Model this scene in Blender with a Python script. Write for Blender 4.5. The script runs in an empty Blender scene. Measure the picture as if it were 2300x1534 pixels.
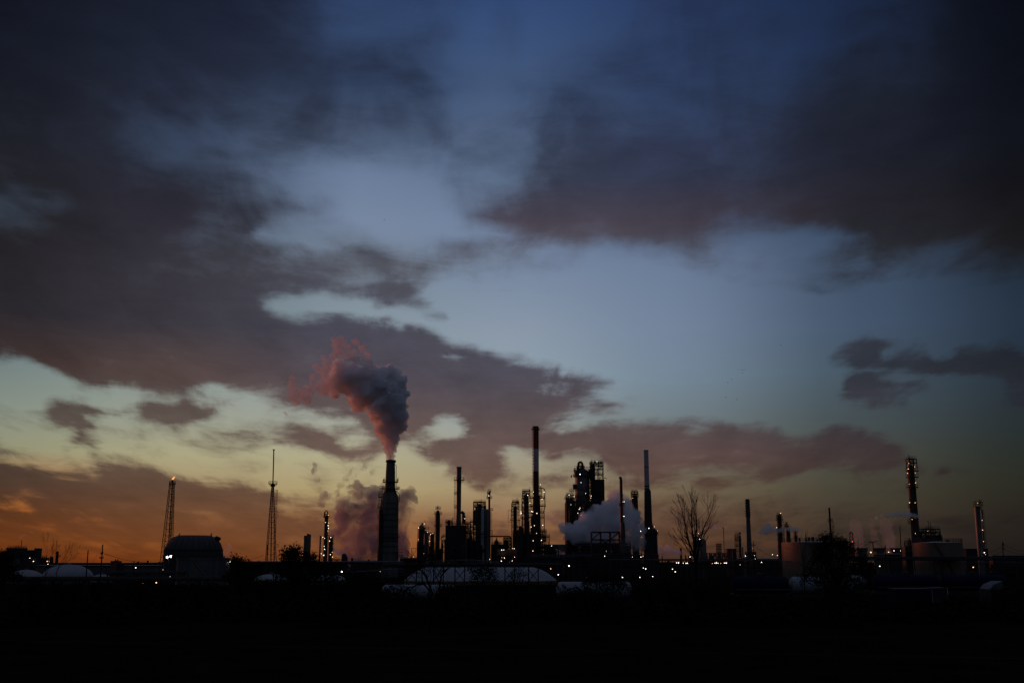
import bpy, bmesh, math, random
from math import sin, cos, tan, atan2, radians, pi, sqrt
from mathutils import Vector, Matrix, noise as mnoise

S = bpy.context.scene
C = bpy.context.scene.collection

# ------------------------------------------------------------------ camera
HORIZON, CX, CY, FPX = 1262.0, 1150.0, 767.0, 2460.0     # measured on the 2300 px wide photograph
PITCH = math.atan((HORIZON - CY) / FPX)
CAM_H = 8.0
cam = bpy.data.cameras.new('camera'); cam_ob = bpy.data.objects.new('camera', cam); C.objects.link(cam_ob)
cam.sensor_width = 36.0; cam.lens = 36.0 * FPX / 2300.0
cam.clip_start = 0.5; cam.clip_end = 40000.0
cam_ob.location = (0, 0, CAM_H); cam_ob.rotation_euler = (pi / 2 + PITCH, 0, 0)
S.camera = cam_ob
S.view_settings.view_transform = 'Standard'; S.view_settings.look = 'None'
S.view_settings.exposure = 0.0; S.view_settings.gamma = 1.0
S.render.resolution_x = 1024; S.render.resolution_y = 682
cy = S.cycles
cy.max_bounces = 16; cy.diffuse_bounces = 2; cy.glossy_bounces = 2; cy.transmission_bounces = 2
cy.transparent_max_bounces = 16; cy.volume_bounces = 14; cy.volume_step_rate = 1.0; cy.volume_max_steps = 256
cy.use_light_tree = True; cy.caustics_reflective = False; cy.caustics_refractive = False
try: cy.use_denoising = True
except Exception: pass

def px_dir(px, py):
    """direction (world) seen at a pixel of the photograph"""
    u = (px - CX) / FPX; v = (CY - py) / FPX
    return Vector((u, cos(PITCH) - v * sin(PITCH), sin(PITCH) + v * cos(PITCH)))
def dir_px(az, el):
    x, y, z = sin(az) * cos(el), cos(az) * cos(el), sin(el)
    fwd = y * cos(PITCH) + z * sin(PITCH); up = -y * sin(PITCH) + z * cos(PITCH)
    return CX + FPX * x / fwd, CY - FPX * up / fwd
def lin(c):
    return tuple((v / 255 / 12.92) if v <= 10.3 else ((v / 255 + .055) / 1.055) ** 2.4 for v in c)

# ------------------------------------------------------------------ dusk sky (world)
SUN_AZ = radians(-54.0); SUN_EL = radians(0.5)
DX = [80 * i for i in range(30)]
DENS = [  # cloud cover, in ninths, by elevation (first number: row of the photograph at its centre line)
 (0,   '888888877633432211344322456788'),
 (80,  '888888887633522112444434567888'),
 (160, '888888877667532124544445778889'),
 (240, '878756666766422346555567888899'),
 (320, '888742357754444567766678888999'),
 (400, '799876543111143578877778999999'),
 (440, '568998743200035888887788999999'),
 (480, '568998757510015888888799999999'),
 (520, '779998662220013688875321378899'),
 (560, '889999865553245434246322466678'),
 (600, '999998877776544322123332455456'),
 (640, '999988876642211000001222322222'),
]
KX = [0, 400, 800, 1150, 1500, 1900, 2300]
KY = [0, 200, 400, 500, 600, 750, 850, 950, 1030, 1100, 1160, 1220, 1260]
CLEAR = [
 [(24,30,48),(34,44,68),(48,68,105),(52,76,120),(42,60,98),(28,42,72),(14,22,38)],
 [(32,40,58),(44,56,80),(58,78,112),(68,88,122),(50,70,106),(34,50,82),(16,26,42)],
 [(52,64,78),(62,76,100),(108,126,155),(95,114,142),(58,76,108),(45,60,85),(20,30,45)],
 [(54,64,78),(78,92,110),(118,134,160),(112,130,158),(78,96,126),(58,74,98),(28,38,52)],
 [(60,70,80),(84,98,114),(120,134,150),(118,135,160),(108,125,152),(66,84,108),(36,50,64)],
 [(90,105,110),(115,130,132),(135,150,158),(138,152,168),(115,132,155),(70,86,108),(37,51,68)],
 [(125,140,138),(140,152,150),(145,158,162),(145,160,170),(116,134,150),(70,86,98),(38,50,60)],
 [(138,145,128),(154,158,142),(160,162,150),(150,158,155),(112,123,126),(69,79,82),(40,47,50)],
 [(150,146,112),(172,165,128),(175,168,135),(158,151,131),(113,110,98),(74,74,66),(40,45,40)],
 [(180,108,46),(165,140,100),(175,158,115),(160,140,106),(112,99,78),(70,66,54),(42,42,32)],
 [(168,92,34),(134,84,48),(146,108,72),(142,106,76),(105,80,60),(68,58,46),(38,34,29)],
 [(138,72,24),(142,82,38),(148,90,48),(135,86,52),(100,66,44),(60,46,36),(34,29,25)],
 [(118,50,15),(124,59,22),(132,74,38),(115,68,40),(84,53,36),(52,38,31),(31,26,23)]]
CLOUD = [
 [(16,18,28),(25,30,46),(34,42,64),(40,52,80),(34,44,70),(22,28,44),(9,12,20)],
 [(26,31,42),(36,42,58),(42,52,74),(48,60,86),(42,54,82),(32,38,52),(13,17,26)],
 [(32,31,36),(40,42,54),(58,68,86),(58,64,82),(52,58,80),(34,36,48),(16,17,22)],
 [(34,32,36),(46,44,54),(62,66,78),(72,66,78),(68,62,74),(40,36,42),(24,22,22)],
 [(38,36,40),(52,50,58),(82,84,94),(88,88,96),(78,80,92),(48,52,60),(30,34,40)],
 [(45,42,47),(60,57,65),(73,72,84),(80,80,92),(80,82,92),(52,56,68),(36,40,50)],
 [(66,48,42),(86,70,66),(80,73,82),(80,77,88),(84,80,88),(52,56,66),(34,38,44)],
 [(85,78,72),(98,86,80),(100,84,80),(94,80,80),(88,78,80),(62,58,64),(40,42,48)],
 [(80,66,56),(105,88,75),(110,90,80),(102,82,76),(92,72,68),(68,56,56),(44,42,42)],
 [(78,56,44),(98,72,56),(108,82,66),(105,80,68),(92,70,58),(66,56,48),(42,38,34)],
 [(92,53,29),(108,70,46),(112,76,54),(108,76,58),(86,63,51),(58,48,41),(37,32,28)],
 [(108,56,23),(116,67,35),(114,72,46),(102,68,47),(80,56,42),(50,40,34),(32,28,25)],
 [(102,45,15),(110,56,23),(108,62,34),(94,58,37),(70,47,35),(44,34,29),(28,24,22)]]

def interp(xs, vs, x):
    if x <= xs[0]: return vs[0]
    if x >= xs[-1]: return vs[-1]
    for i in range(len(xs) - 1):
        if x <= xs[i + 1]:
            t = (x - xs[i]) / (xs[i + 1] - xs[i])
            a, b = vs[i], vs[i + 1]
            if isinstance(a, (int, float)): return a + (b - a) * t
            t = t * t * (3 - 2 * t) * .5 + t * .5
            return tuple(p + (q - p) * t for p, q in zip(a, b))
def grid2(xs, ys, rows, x, y):
    return interp(ys, [interp(xs, r, x) for r in rows], y)

AZ0, AZ1, NS = radians(-29), radians(29), 32
def row_el(py):
    d = px_dir(CX, py); return math.asin(d.normalized().z)

W = bpy.data.worlds.new('World'); W.use_nodes = True
nt = W.node_tree; nt.nodes.clear()
def N(t, **kw):
    n = nt.nodes.new(t)
    for k, v in kw.items(): setattr(n, k, v)
    return n
def L(a, b): nt.links.new(a, b)
def math_n(op, a, b=None, c=None, clamp=False):
    n = N('ShaderNodeMath', operation=op, use_clamp=clamp)
    for i, v in enumerate((a, b, c)):
        if v is None: continue
        if isinstance(v, (int, float)): n.inputs[i].default_value = v
        else: L(v, n.inputs[i])
    return n.outputs[0]
tc = N('ShaderNodeTexCoord'); sep = N('ShaderNodeSeparateXYZ'); L(tc.outputs['Generated'], sep.inputs[0])
X, Y, Z = sep.outputs
el = math_n('ARCSINE', Z)
az = math_n('ARCTAN2', X, Y)
zp = math_n('ADD', math_n('MAXIMUM', Z, 0.0), 0.075)
qq = math_n('POWER', zp, -.5)
comb = N('ShaderNodeCombineXYZ'); L(math_n('MULTIPLY', az, qq), comb.inputs[0]); L(math_n('MULTIPLY', math_n('MULTIPLY', el, 1.9), qq), comb.inputs[1])
def noise(scale, detail, rough, sx=1, sy=1, rot=0, loc=0, dist=0.0):
    mp = N('ShaderNodeMapping'); L(comb.outputs[0], mp.inputs[0])
    mp.inputs['Scale'].default_value = (sx, sy, 1); mp.inputs['Rotation'].default_value = (0, 0, rot); mp.inputs['Location'].default_value = (loc, loc * .7, 0)
    n = N('ShaderNodeTexNoise'); n.noise_dimensions = '3D'
    L(mp.outputs[0], n.inputs['Vector']); n.inputs['Scale'].default_value = scale
    n.inputs['Detail'].default_value = detail; n.inputs['Roughness'].default_value = rough; n.inputs['Distortion'].default_value = dist
    return n
# warp of the weather map, smaller towards the horizon where clouds are farther
w1 = noise(5.0, 6, .55, loc=3.1); w2 = noise(5.5, 6, .55, loc=9.7)
amp = math_n('MULTIPLY', math_n('ADD', zp, .05), 0.13)
azw = math_n('ADD', az, math_n('MULTIPLY', math_n('SUBTRACT', w1.outputs['Fac'], .5), math_n('MULTIPLY', amp, 1.7)))
elw = math_n('ADD', el, math_n('MULTIPLY', math_n('SUBTRACT', w2.outputs['Fac'], .5), math_n('MULTIPLY', amp, .75)))
def az_fac(a): return math_n('DIVIDE', math_n('SUBTRACT', a, AZ0), AZ1 - AZ0, clamp=True)
facw, fac = az_fac(azw), az_fac(az)
def ramps(rows_py, value_at, e, f, is_col, parts=1):
    """one small node group per row of the sky: the values along the horizon, held by colour ramps"""
    els = [row_el(p) for p in rows_py]; prev = None
    for j in range(len(els) - 1, -1, -1):     # from the horizon upwards
        g = bpy.data.node_groups.new('sky_row', 'ShaderNodeTree')
        g.interface.new_socket('Fac', in_out='INPUT', socket_type='NodeSocketFloat')
        g.interface.new_socket('Color', in_out='OUTPUT', socket_type='NodeSocketColor')
        gi = g.nodes.new('NodeGroupInput'); go = g.nodes.new('NodeGroupOutput'); last = None
        for k in range(parts):
            r = g.nodes.new('ShaderNodeValToRGB'); r.color_ramp.interpolation = 'LINEAR'; ce = r.color_ramp.elements
            while len(ce) < NS: ce.new(len(ce) / NS)
            for i in range(NS): ce[i].position = i / (NS - 1)
            for i in range(NS):
                a = AZ0 + (AZ1 - AZ0) * (k + i / (NS - 1)) / parts; x, y = dir_px(a, els[j]); v = value_at(x, y)
                ce[i].color = (*v, 1) if is_col else (v, v, v, 1)
            m = g.nodes.new('ShaderNodeMath'); m.operation = 'MULTIPLY_ADD'; m.use_clamp = True; m.inputs[1].default_value = parts; m.inputs[2].default_value = -k
            g.links.new(gi.outputs[0], m.inputs[0]); g.links.new(m.outputs[0], r.inputs[0])
            if last is None: last = r.outputs[0]
            else:
                c = g.nodes.new('ShaderNodeMath'); c.operation = 'GREATER_THAN'; c.inputs[1].default_value = k / parts; g.links.new(gi.outputs[0], c.inputs[0])
                x_ = g.nodes.new('ShaderNodeMix'); x_.data_type = 'RGBA'; g.links.new(c.outputs[0], x_.inputs[0]); g.links.new(last, x_.inputs[6]); g.links.new(r.outputs[0], x_.inputs[7]); last = x_.outputs[2]
        g.links.new(last, go.inputs[0])
        r = N('ShaderNodeGroup', node_tree=g); L(f, r.inputs[0])
        if prev is None: prev = r.outputs[0]
        else:
            m = N('ShaderNodeMapRange'); m.inputs['From Min'].default_value = els[j + 1]; m.inputs['From Max'].default_value = els[j]; L(e, m.inputs['Value'])
            x_ = N('ShaderNodeMix', data_type='RGBA'); L(m.outputs[0], x_.inputs[0]); L(prev, x_.inputs[6]); L(r.outputs[0], x_.inputs[7]); prev = x_.outputs[2]
    return prev
# cloud shapes below the high deck: (cover, edge softness, outline), outlines in pixels of the photograph
SHAPES = [
 (.97,16,[(-80,560),(600,600),(590,660),(610,695),(660,712),(700,706),(770,708),(800,716),(860,726),(930,748),(1010,772),(1065,786),(1000,798),(1080,799),(1140,814),(1200,832),(1280,846),(1340,850),(1375,850),(1310,868),(1200,884),(1275,890),(1350,905),(1385,914),(1345,928),(1275,940),(1240,950),(1262,968),(1330,962),(1400,955),(1500,953),(1560,950),(1640,960),(1690,949),(1708,949),(1742,962),(1782,978),(1800,992),(1850,985),(1888,970),(1915,976),(1945,987),(1985,1000),(2015,1012),(2045,1036),(1990,1045),(1900,1050),(1840,1055),(1790,1065),(1740,1085),(1700,1068),(1640,1060),(1600,1052),(1560,1062),(1510,1082),(1470,1092),(1420,1080),(1385,1055),(1340,1030),(1290,1022),(1240,1026),(1190,1016),(1140,1016),(1135,1045),(1120,1075),(1090,1092),(1060,1082),(1030,1060),(985,1045),(962,1022),(975,1000),(960,985),(930,985),(905,1000),(860,1010),(820,975),(800,930),(700,922),(640,915),(560,902),(520,888),(430,871),(330,857),(210,860),(110,838),(60,822),(0,812),(-80,805)]),
 (.80,13,[(540,560),(1000,560),(1040,600),(1000,630),(930,655),(950,690),(975,712),(900,708),(830,692),(760,674),(700,660),(640,662),(600,676),(540,720)]),(.45,18,[(1000,590),(1160,600),(1260,640),(1180,655),(1060,640)]),
 (.24,30,[(-60,870),(300,880),(600,930),(900,960),(900,1110),(600,1080),(300,1040),(-60,1040)]),(.24,25,[(1480,1060),(1900,1050),(2250,1060),(2250,1150),(1480,1150)]),(.2,20,[(1380,860),(1480,870),(1420,930),(1340,940)]),(.22,25,[(880,1090),(1480,1100),(1480,1170),(880,1170)]),
 (.6,5,[(-20,975),(90,988),(200,998),(190,1004),(80,995),(-20,984)]),(.55,5,[(380,985),(470,996),(600,1008),(590,1015),(460,1004)]),(.55,5,[(200,1018),(330,1008),(430,1022),(420,1028),(320,1016)]),(.5,5,[(420,1040),(520,1035),(640,1052),(700,1058),(640,1060),(520,1045)]),(.5,5,[(640,1068),(740,1066),(830,1074),(740,1074)]),(.5,5,[(-20,945),(60,948),(120,956),(60,957),(-20,954)]),(.5,6,[(540,935),(640,930),(700,938),(640,944)]),(.55,5,[(900,1100),(1000,1096),(1060,1104),(980,1106)]),(.5,5,[(1480,1066),(1580,1058),(1640,1064),(1560,1070)]),(.5,5,[(1700,1098),(1800,1092),(1850,1098),(1780,1104)]),(.45,5,[(1930,1088),(2060,1084),(2120,1090),(2020,1094)]),
 (1.0,12,[(40,897),(100,905),(170,905),(240,918),(282,925),(250,936),(200,940),(215,955),(230,966),(200,985),(215,1012),(205,1022),(180,1000),(170,975),(120,967),(70,945),(110,930),(60,915)]),
 (.95,12,[(298,908),(330,898),(400,902),(440,920),(520,905),(545,914),(480,935),(420,947),(380,952),(330,938)]),
 (.6,14,[(345,860),(420,868),(520,890),(545,910),(470,902),(400,895),(350,880)]),
 (.75,10,[(-40,998),(60,997),(130,1005),(165,1015),(130,1029),(60,1022),(-40,1016)]),
 (.5,8,[(60,970),(150,985),(180,1005),(120,1000),(60,985)]),
 (.6,6,[(240,980),(290,984),(360,994),(420,1003),(350,1002),(270,993)]),
 (.9,12,[(484,970),(560,962),(620,954),(680,948),(740,958),(800,956),(860,985),(885,1010),(850,1032),(790,1045),(740,1035),(700,1020),(650,1008),(600,996),(640,978),(560,976)]),
 (.35,10,[(300,1022),(380,1020),(450,1036),(560,1062),(600,1075),(520,1066),(420,1046),(330,1036)]),
 (.90,14,[(-80,1036),(80,1041),(130,1050),(150,1038),(225,1037),(300,1045),(360,1062),(420,1070),(500,1079),(560,1090),(620,1093),(660,1102),(700,1118),(760,1142),(840,1160),(840,1400),(-80,1400)]),
 (.62,22,[(800,1160),(950,1166),(1150,1172),(1280,1150),(1400,1136),(1500,1118),(1560,1125),(1650,1118),(1750,1122),(1870,1134),(1950,1148),(2100,1158),(2400,1160),(2400,1400),(800,1400)]),
 (.35,10,[(640,1085),(700,1078),(760,1090),(740,1110),(680,1110)]),
 (.3,8,[(925,1112),(1010,1110),(1030,1120),(940,1124)]),(.6,7,[(1085,1097),(1175,1096),(1190,1104),(1100,1107)]),
 (.55,14,[(1160,1065),(1220,1050),(1300,1055),(1400,1080),(1440,1096),(1350,1108),(1250,1097),(1180,1086)]),
 (.6,12,[(1560,1068),(1620,1060),(1690,1078),(1725,1086),(1690,1100),(1640,1096),(1600,1112),(1560,1102)]),
 (.7,10,[(1470,1085),(1510,1078),(1560,1090),(1530,1108),(1480,1104)]),
 (.75,9,[(1590,1126),(1700,1117),(1800,1121),(1880,1135),(1800,1143),(1650,1146)]),
 (.85,12,[(1842,795),(1865,775),(1900,765),(1950,760),(1985,775),(1962,800),(1988,815),(1940,832),(1900,826),(1860,815)]),
 (.45,10,[(1960,762),(2020,755),(2060,742),(2100,745),(2145,766),(2100,762),(2040,767),(1990,777)]),
 (.95,13,[(1978,820),(2020,800),(2050,775),(2080,780),(2092,800),(2130,805),(2150,780),(2160,765),(2190,762),(2202,785),(2250,775),(2265,755),(2285,765),(2292,800),(2400,820),(2400,925),(2290,915),(2250,887),(2230,860),(2180,850),(2140,842),(2080,842),(2030,832)]),
 (.92,12,[(1893,850),(1925,842),(1965,845),(1992,860),(2050,864),(2085,870),(2040,886),(2020,905),(2012,922),(1980,919),(1940,907),(1900,900),(1883,885)]),
 (.3,12,[(1990,912),(2070,942),(2000,930)]),
 (.45,12,[(1700,640),(1800,652),(1870,662),(1940,672),(2000,660),(1950,650),(1850,654),(1780,643)]),
 (.7,7,[(2060,1040),(2078,1036),(2092,1050),(2082,1064),(2062,1060)]),(.6,7,[(2118,1046),(2135,1038),(2152,1045),(2145,1062),(2120,1066)]),(.45,7,[(2160,1056),(2200,1049),(2215,1064),(2170,1070)]),
 (.4,10,[(2230,1118),(2330,1112),(2330,1140),(2250,1142)])]
HOLES = [  # gaps in the cover: (cover left, softness, outline)
 (.16,17,[(968,982),(985,955),(1005,938),(1035,936),(1052,950),(1040,975),(1050,990),(1010,996)]),
 (.10,8,[(735,987),(780,974),(835,984),(805,1000),(750,998)]),
 (.0,8,[(612,680),(640,668),(700,664),(770,674),(850,700),(930,722),(1000,748),(960,742),(880,724),(800,706),(720,690),(650,684)]),
 (.02,9,[(-40,1113),(40,1117),(100,1126),(60,1133),(-40,1131)]),(.10,7,[(-40,1155),(25,1157),(48,1163),(0,1171),(-40,1168)]),
 (.45,9,[(150,1224),(240,1230),(340,1240),(400,1248),(300,1250),(180,1236)]),(.45,10,[(610,1130),(700,1118),(760,1150),(700,1200),(640,1160)]),
 (.3,10,[(760,1205),(790,1200),(785,1250),(755,1250)]),(.3,12,[(900,1190),(960,1200),(950,1260),(900,1260)]),
 (.28,16,[(330,372),(355,330),(400,300),(470,288),(525,303),(512,335),(450,352),(400,368)]),
 (.30,14,[(1090,330),(1130,312),(1200,308),(1205,340),(1180,390),(1130,420),(1090,400)]),
 (.12,9,[(562,528),(600,508),(680,503),(760,520),(800,545),(700,552),(600,550)])]
EXTRA = [(.8,10,[(480,500),(560,480),(640,478),(720,490),(700,502),(600,502),(520,512)]),(.7,10,[(985,315),(1040,284),(1110,284),(1190,292),(1195,303),(1100,299),(1040,308),(1010,335)]),
 (1.0,8,[(1740,485),(1870,470),(1900,495),(1850,507),(1790,508),(1755,500)]),(.95,16,[(1065,470),(1100,440),(1200,420),(1500,420),(1700,440),(1700,500),(1500,545),(1400,558),(1250,535),(1120,505)])]
def poly_sd(P, x, y):
    ins = False; dm = 1e9; n = len(P)
    for i in range(n):
        ax, ay = P[i]; bx, by = P[(i+1) % n]; ex, ey = bx-ax, by-ay; t = max(0, min(1, ((x-ax)*ex + (y-ay)*ey) / (ex*ex + ey*ey + 1e-9)))
        dm = min(dm, (x-ax-ex*t)**2 + (y-ay-ey*t)**2)
        if (ay > y) != (by > y) and x < (bx-ax)*(y-ay)/(by-ay) + ax: ins = not ins
    return math.sqrt(dm) * (1 if ins else -1)
def soft(P, w, x, y, k=2.2):
    w = w * k + 5 * (k > 2); t = max(0, min(1, poly_sd(P, x, y) / (2*w) + .5)); return t*t*(3-2*t)
drows = [[int(c) / 9 for c in s] for _, s in DENS]; GY = [y for y, _ in DENS]
def cover(x, y):
    t = max(0, min(1, (y - 620) / 40)); d = 0 if t >= 1 else grid2(DX, GY, drows, x, y); 
    if t > 0:
        e = 0
        for v, w, P in SHAPES: e = max(e, v * soft(P, w, x, y))
        d = d*(1-t) + e*t
    for v, w, P in EXTRA: d = max(d, v * soft(P, w, x, y))
    for v, w, P in HOLES: d = d + (min(d, v) - d) * soft(P, w, x, y, 1.3)
    if y > 1150: d = d*.8 + .1
    return d
DYs = [0, 80, 160, 240, 280] + list(range(320, 640, 40)) + list(range(640, 1180, 18)) + [1200, 1240]
dens = ramps(DYs, cover, elw, facw, False, 3)
clin = [[lin(c) for c in r] for r in CLEAR]; klin = [[lin(c) for c in r] for r in CLOUD]
clear = ramps(KY, lambda x, y: grid2(KX, KY, clin, x, y), el, fac, True)
cloud = ramps(KY, lambda x, y: grid2(KX, KY, klin, x, y), el, fac, True)
d0 = N('ShaderNodeRGBToBW'); L(dens, d0.inputs[0]); d0 = d0.outputs[0]
f1 = noise(6.5, 10, .56, sx=1.0, sy=1.0, rot=.35, loc=1.3, dist=.5)
f2 = noise(16.0, 9, .64, sx=.5, sy=1.5, rot=.25, loc=5.3, dist=.4)
edge = math_n('MULTIPLY', math_n('MULTIPLY', math_n('ADD', d0, .03), math_n('SUBTRACT', 1.25, d0)), 2.6)
nz = math_n('ADD', math_n('MULTIPLY', math_n('SUBTRACT', f1.outputs['Fac'], .5), 1.9), math_n('MULTIPLY', math_n('SUBTRACT', f2.outputs['Fac'], .5), .95))
calm = N('ShaderNodeMapRange'); L(el, calm.inputs['Value']); calm.inputs['From Min'].default_value = radians(12); calm.inputs['From Max'].default_value = radians(18); calm.inputs['To Min'].default_value = 1.0; calm.inputs['To Max'].default_value = .5
dd = math_n('ADD', d0, math_n('MULTIPLY', math_n('MULTIPLY', nz, edge), calm.outputs[0]))
mr = N('ShaderNodeMapRange', interpolation_type='SMOOTHSTEP'); L(dd, mr.inputs['Value']); 
lo_ = N('ShaderNodeMapRange'); L(el, lo_.inputs['Value']); lo_.inputs['From Min'].default_value = radians(9); lo_.inputs['From Max'].default_value = radians(20); lo_.inputs['To Min'].default_value = .14; lo_.inputs['To Max'].default_value = .04
hi_ = N('ShaderNodeMapRange'); L(el, hi_.inputs['Value']); hi_.inputs['From Min'].default_value = radians(9); hi_.inputs['From Max'].default_value = radians(20); hi_.inputs['To Min'].default_value = .78; hi_.inputs['To Max'].default_value = .92
L(lo_.outputs[0], mr.inputs['From Min']); L(hi_.outputs[0], mr.inputs['From Max'])
mask = mr.outputs[0]
# thick parts of the clouds a little darker than thin ones
tone = math_n('ADD', 1.0, math_n('MULTIPLY', math_n('ADD', math_n('SUBTRACT', .5, f1.outputs['Fac']), math_n('MULTIPLY', math_n('SUBTRACT', .5, f2.outputs['Fac']), .6)), .75))
vm = N('ShaderNodeVectorMath', operation='SCALE'); L(cloud, vm.inputs[0]); L(tone, vm.inputs['Scale'])
mix = N('ShaderNodeMix', data_type='RGBA'); L(mask, mix.inputs[0]); L(clear, mix.inputs[6]); L(vm.outputs[0], mix.inputs[7])
# away from the afterglow the sky is a plain deep dusk blue
bz = N('ShaderNodeValToRGB'); L(math_n('DIVIDE', el, pi/2, clamp=True), bz.inputs[0]); bz.color_ramp.elements[0].position = .12; bz.color_ramp.elements[0].color = (.017, .021, .033, 1); bz.color_ramp.elements[1].position = .6; bz.color_ramp.elements[1].color = (.078, .096, .150, 1)
back = bz
bt = N('ShaderNodeVectorMath', operation='SCALE'); L(back.outputs[0], bt.inputs[0]); L(math_n('ADD', .55, f1.outputs['Fac']), bt.inputs['Scale'])
mb1 = N('ShaderNodeMapRange', interpolation_type='SMOOTHSTEP'); L(math_n('ABSOLUTE', az), mb1.inputs['Value']); mb1.inputs['From Min'].default_value = radians(27); mb1.inputs['From Max'].default_value = radians(60)
mb2 = N('ShaderNodeMapRange', interpolation_type='SMOOTHSTEP'); L(el, mb2.inputs['Value']); mb2.inputs['From Min'].default_value = radians(29); mb2.inputs['From Max'].default_value = radians(50)
mx2 = N('ShaderNodeMix', data_type='RGBA'); L(math_n('MAXIMUM', mb1.outputs[0], mb2.outputs[0]), mx2.inputs[0]); L(mix.outputs[2], mx2.inputs[6]); L(bt.outputs[0], mx2.inputs[7])
bg = N('ShaderNodeBackground'); bg.inputs['Strength'].default_value = 1.0; L(mx2.outputs[2], bg.inputs['Color'])
out = N('ShaderNodeOutputWorld'); L(bg.outputs[0], out.inputs[0])
S.world = W
try: W.cycles.sampling_method = 'MANUAL'; W.cycles.sample_map_resolution = 256
except Exception: pass

# ------------------------------------------------------------------ the last red sunlight, from the left
sun = bpy.data.lights.new('sun', 'SUN'); sun.energy = 1.45; sun.color = (1.0, .25, .13); sun.angle = radians(1.0)
sun_ob = bpy.data.objects.new('sun', sun); C.objects.link(sun_ob)
sd = Vector((sin(SUN_AZ) * cos(SUN_EL), cos(SUN_AZ) * cos(SUN_EL), sin(SUN_EL)))
sun_ob.rotation_euler = sd.to_track_quat('Z', 'Y').to_euler()

# ------------------------------------------------------------------ materials
def mat(name, col, rough=.7, metal=0.0, var=.25, scale=.6, streak=False, col2=None, bump=0.0, spec=.3):
    m = bpy.data.materials.new(name); m.use_nodes = True; t = m.node_tree
    b = t.nodes['Principled BSDF']; b.inputs['Roughness'].default_value = rough; b.inputs['Metallic'].default_value = metal
    b.inputs['Specular IOR Level'].default_value = spec
    tc_ = t.nodes.new('ShaderNodeTexCoord'); mp = t.nodes.new('ShaderNodeMapping'); t.links.new(tc_.outputs['Object'], mp.inputs[0])
    if streak: mp.inputs['Scale'].default_value = (1.6, 1.6, .12)
    n = t.nodes.new('ShaderNodeTexNoise'); n.inputs['Scale'].default_value = scale; n.inputs['Detail'].default_value = 6; n.inputs['Roughness'].default_value = .6
    t.links.new(mp.outputs[0], n.inputs['Vector'])
    r = t.nodes.new('ShaderNodeValToRGB'); t.links.new(n.outputs['Fac'], r.inputs[0])
    c2 = col2 or tuple(v * (1 - var) for v in col)
    r.color_ramp.elements[0].position = .33; r.color_ramp.elements[1].position = .67
    r.color_ramp.elements[0].color = (*c2, 1); r.color_ramp.elements[1].color = (*(min(1, v * (1 + var * .4)) for v in col), 1)
    t.links.new(r.outputs[0], b.inputs['Base Color'])
    if bump:
        bp = t.nodes.new('ShaderNodeBump'); bp.inputs['Strength'].default_value = bump
        t.links.new(n.outputs['Fac'], bp.inputs['Height']); t.links.new(bp.outputs[0], b.inputs['Normal'])
    return m
def emit(name, col, strength):
    m = bpy.data.materials.new(name); m.use_nodes = True; t = m.node_tree; t.nodes.clear()
    e = t.nodes.new('ShaderNodeEmission'); o = t.nodes.new('ShaderNodeOutputMaterial')
    e.inputs['Color'].default_value = (*col, 1); e.inputs['Strength'].default_value = strength; t.links.new(e.outputs[0], o.inputs[0])
    return m
def volume(name, dens, col=(.92, .92, .94), aniso=.3, noise_scale=None, lo=.45, hi=.6, detail=5, absorb=None, stretch=(1, 1, 1)):
    m = bpy.data.materials.new(name); m.use_nodes = True; t = m.node_tree; t.nodes.clear()
    o = t.nodes.new('ShaderNodeOutputMaterial'); v = t.nodes.new('ShaderNodeVolumePrincipled')
    v.inputs['Color'].default_value = (*col, 1); v.inputs['Density'].default_value = dens; v.inputs['Anisotropy'].default_value = aniso
    if noise_scale:
        tc_ = t.nodes.new('ShaderNodeTexCoord'); mp = t.nodes.new('ShaderNodeMapping'); mp.inputs['Scale'].default_value = stretch
        n = t.nodes.new('ShaderNodeTexNoise'); n.inputs['Scale'].default_value = noise_scale; n.inputs['Detail'].default_value = detail
        n.inputs['Roughness'].default_value = .6; n.inputs['Distortion'].default_value = .6
        r = t.nodes.new('ShaderNodeMapRange'); r.interpolation_type = 'SMOOTHSTEP'
        r.inputs['From Min'].default_value = lo; r.inputs['From Max'].default_value = hi; r.inputs['To Max'].default_value = dens
        t.links.new(tc_.outputs['Object'], mp.inputs[0]); t.links.new(mp.outputs[0], n.inputs['Vector'])
        t.links.new(n.outputs['Fac'], r.inputs['Value']); t.links.new(r.outputs[0], v.inputs['Density'])
    t.links.new(v.outputs[0], o.inputs['Volume'])
    s = t.nodes.new('ShaderNodeBsdfTransparent'); s.inputs['Color'].default_value = (.99, .99, .99, 1); t.links.new(s.outputs[0], o.inputs['Surface'])
    return m

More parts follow.
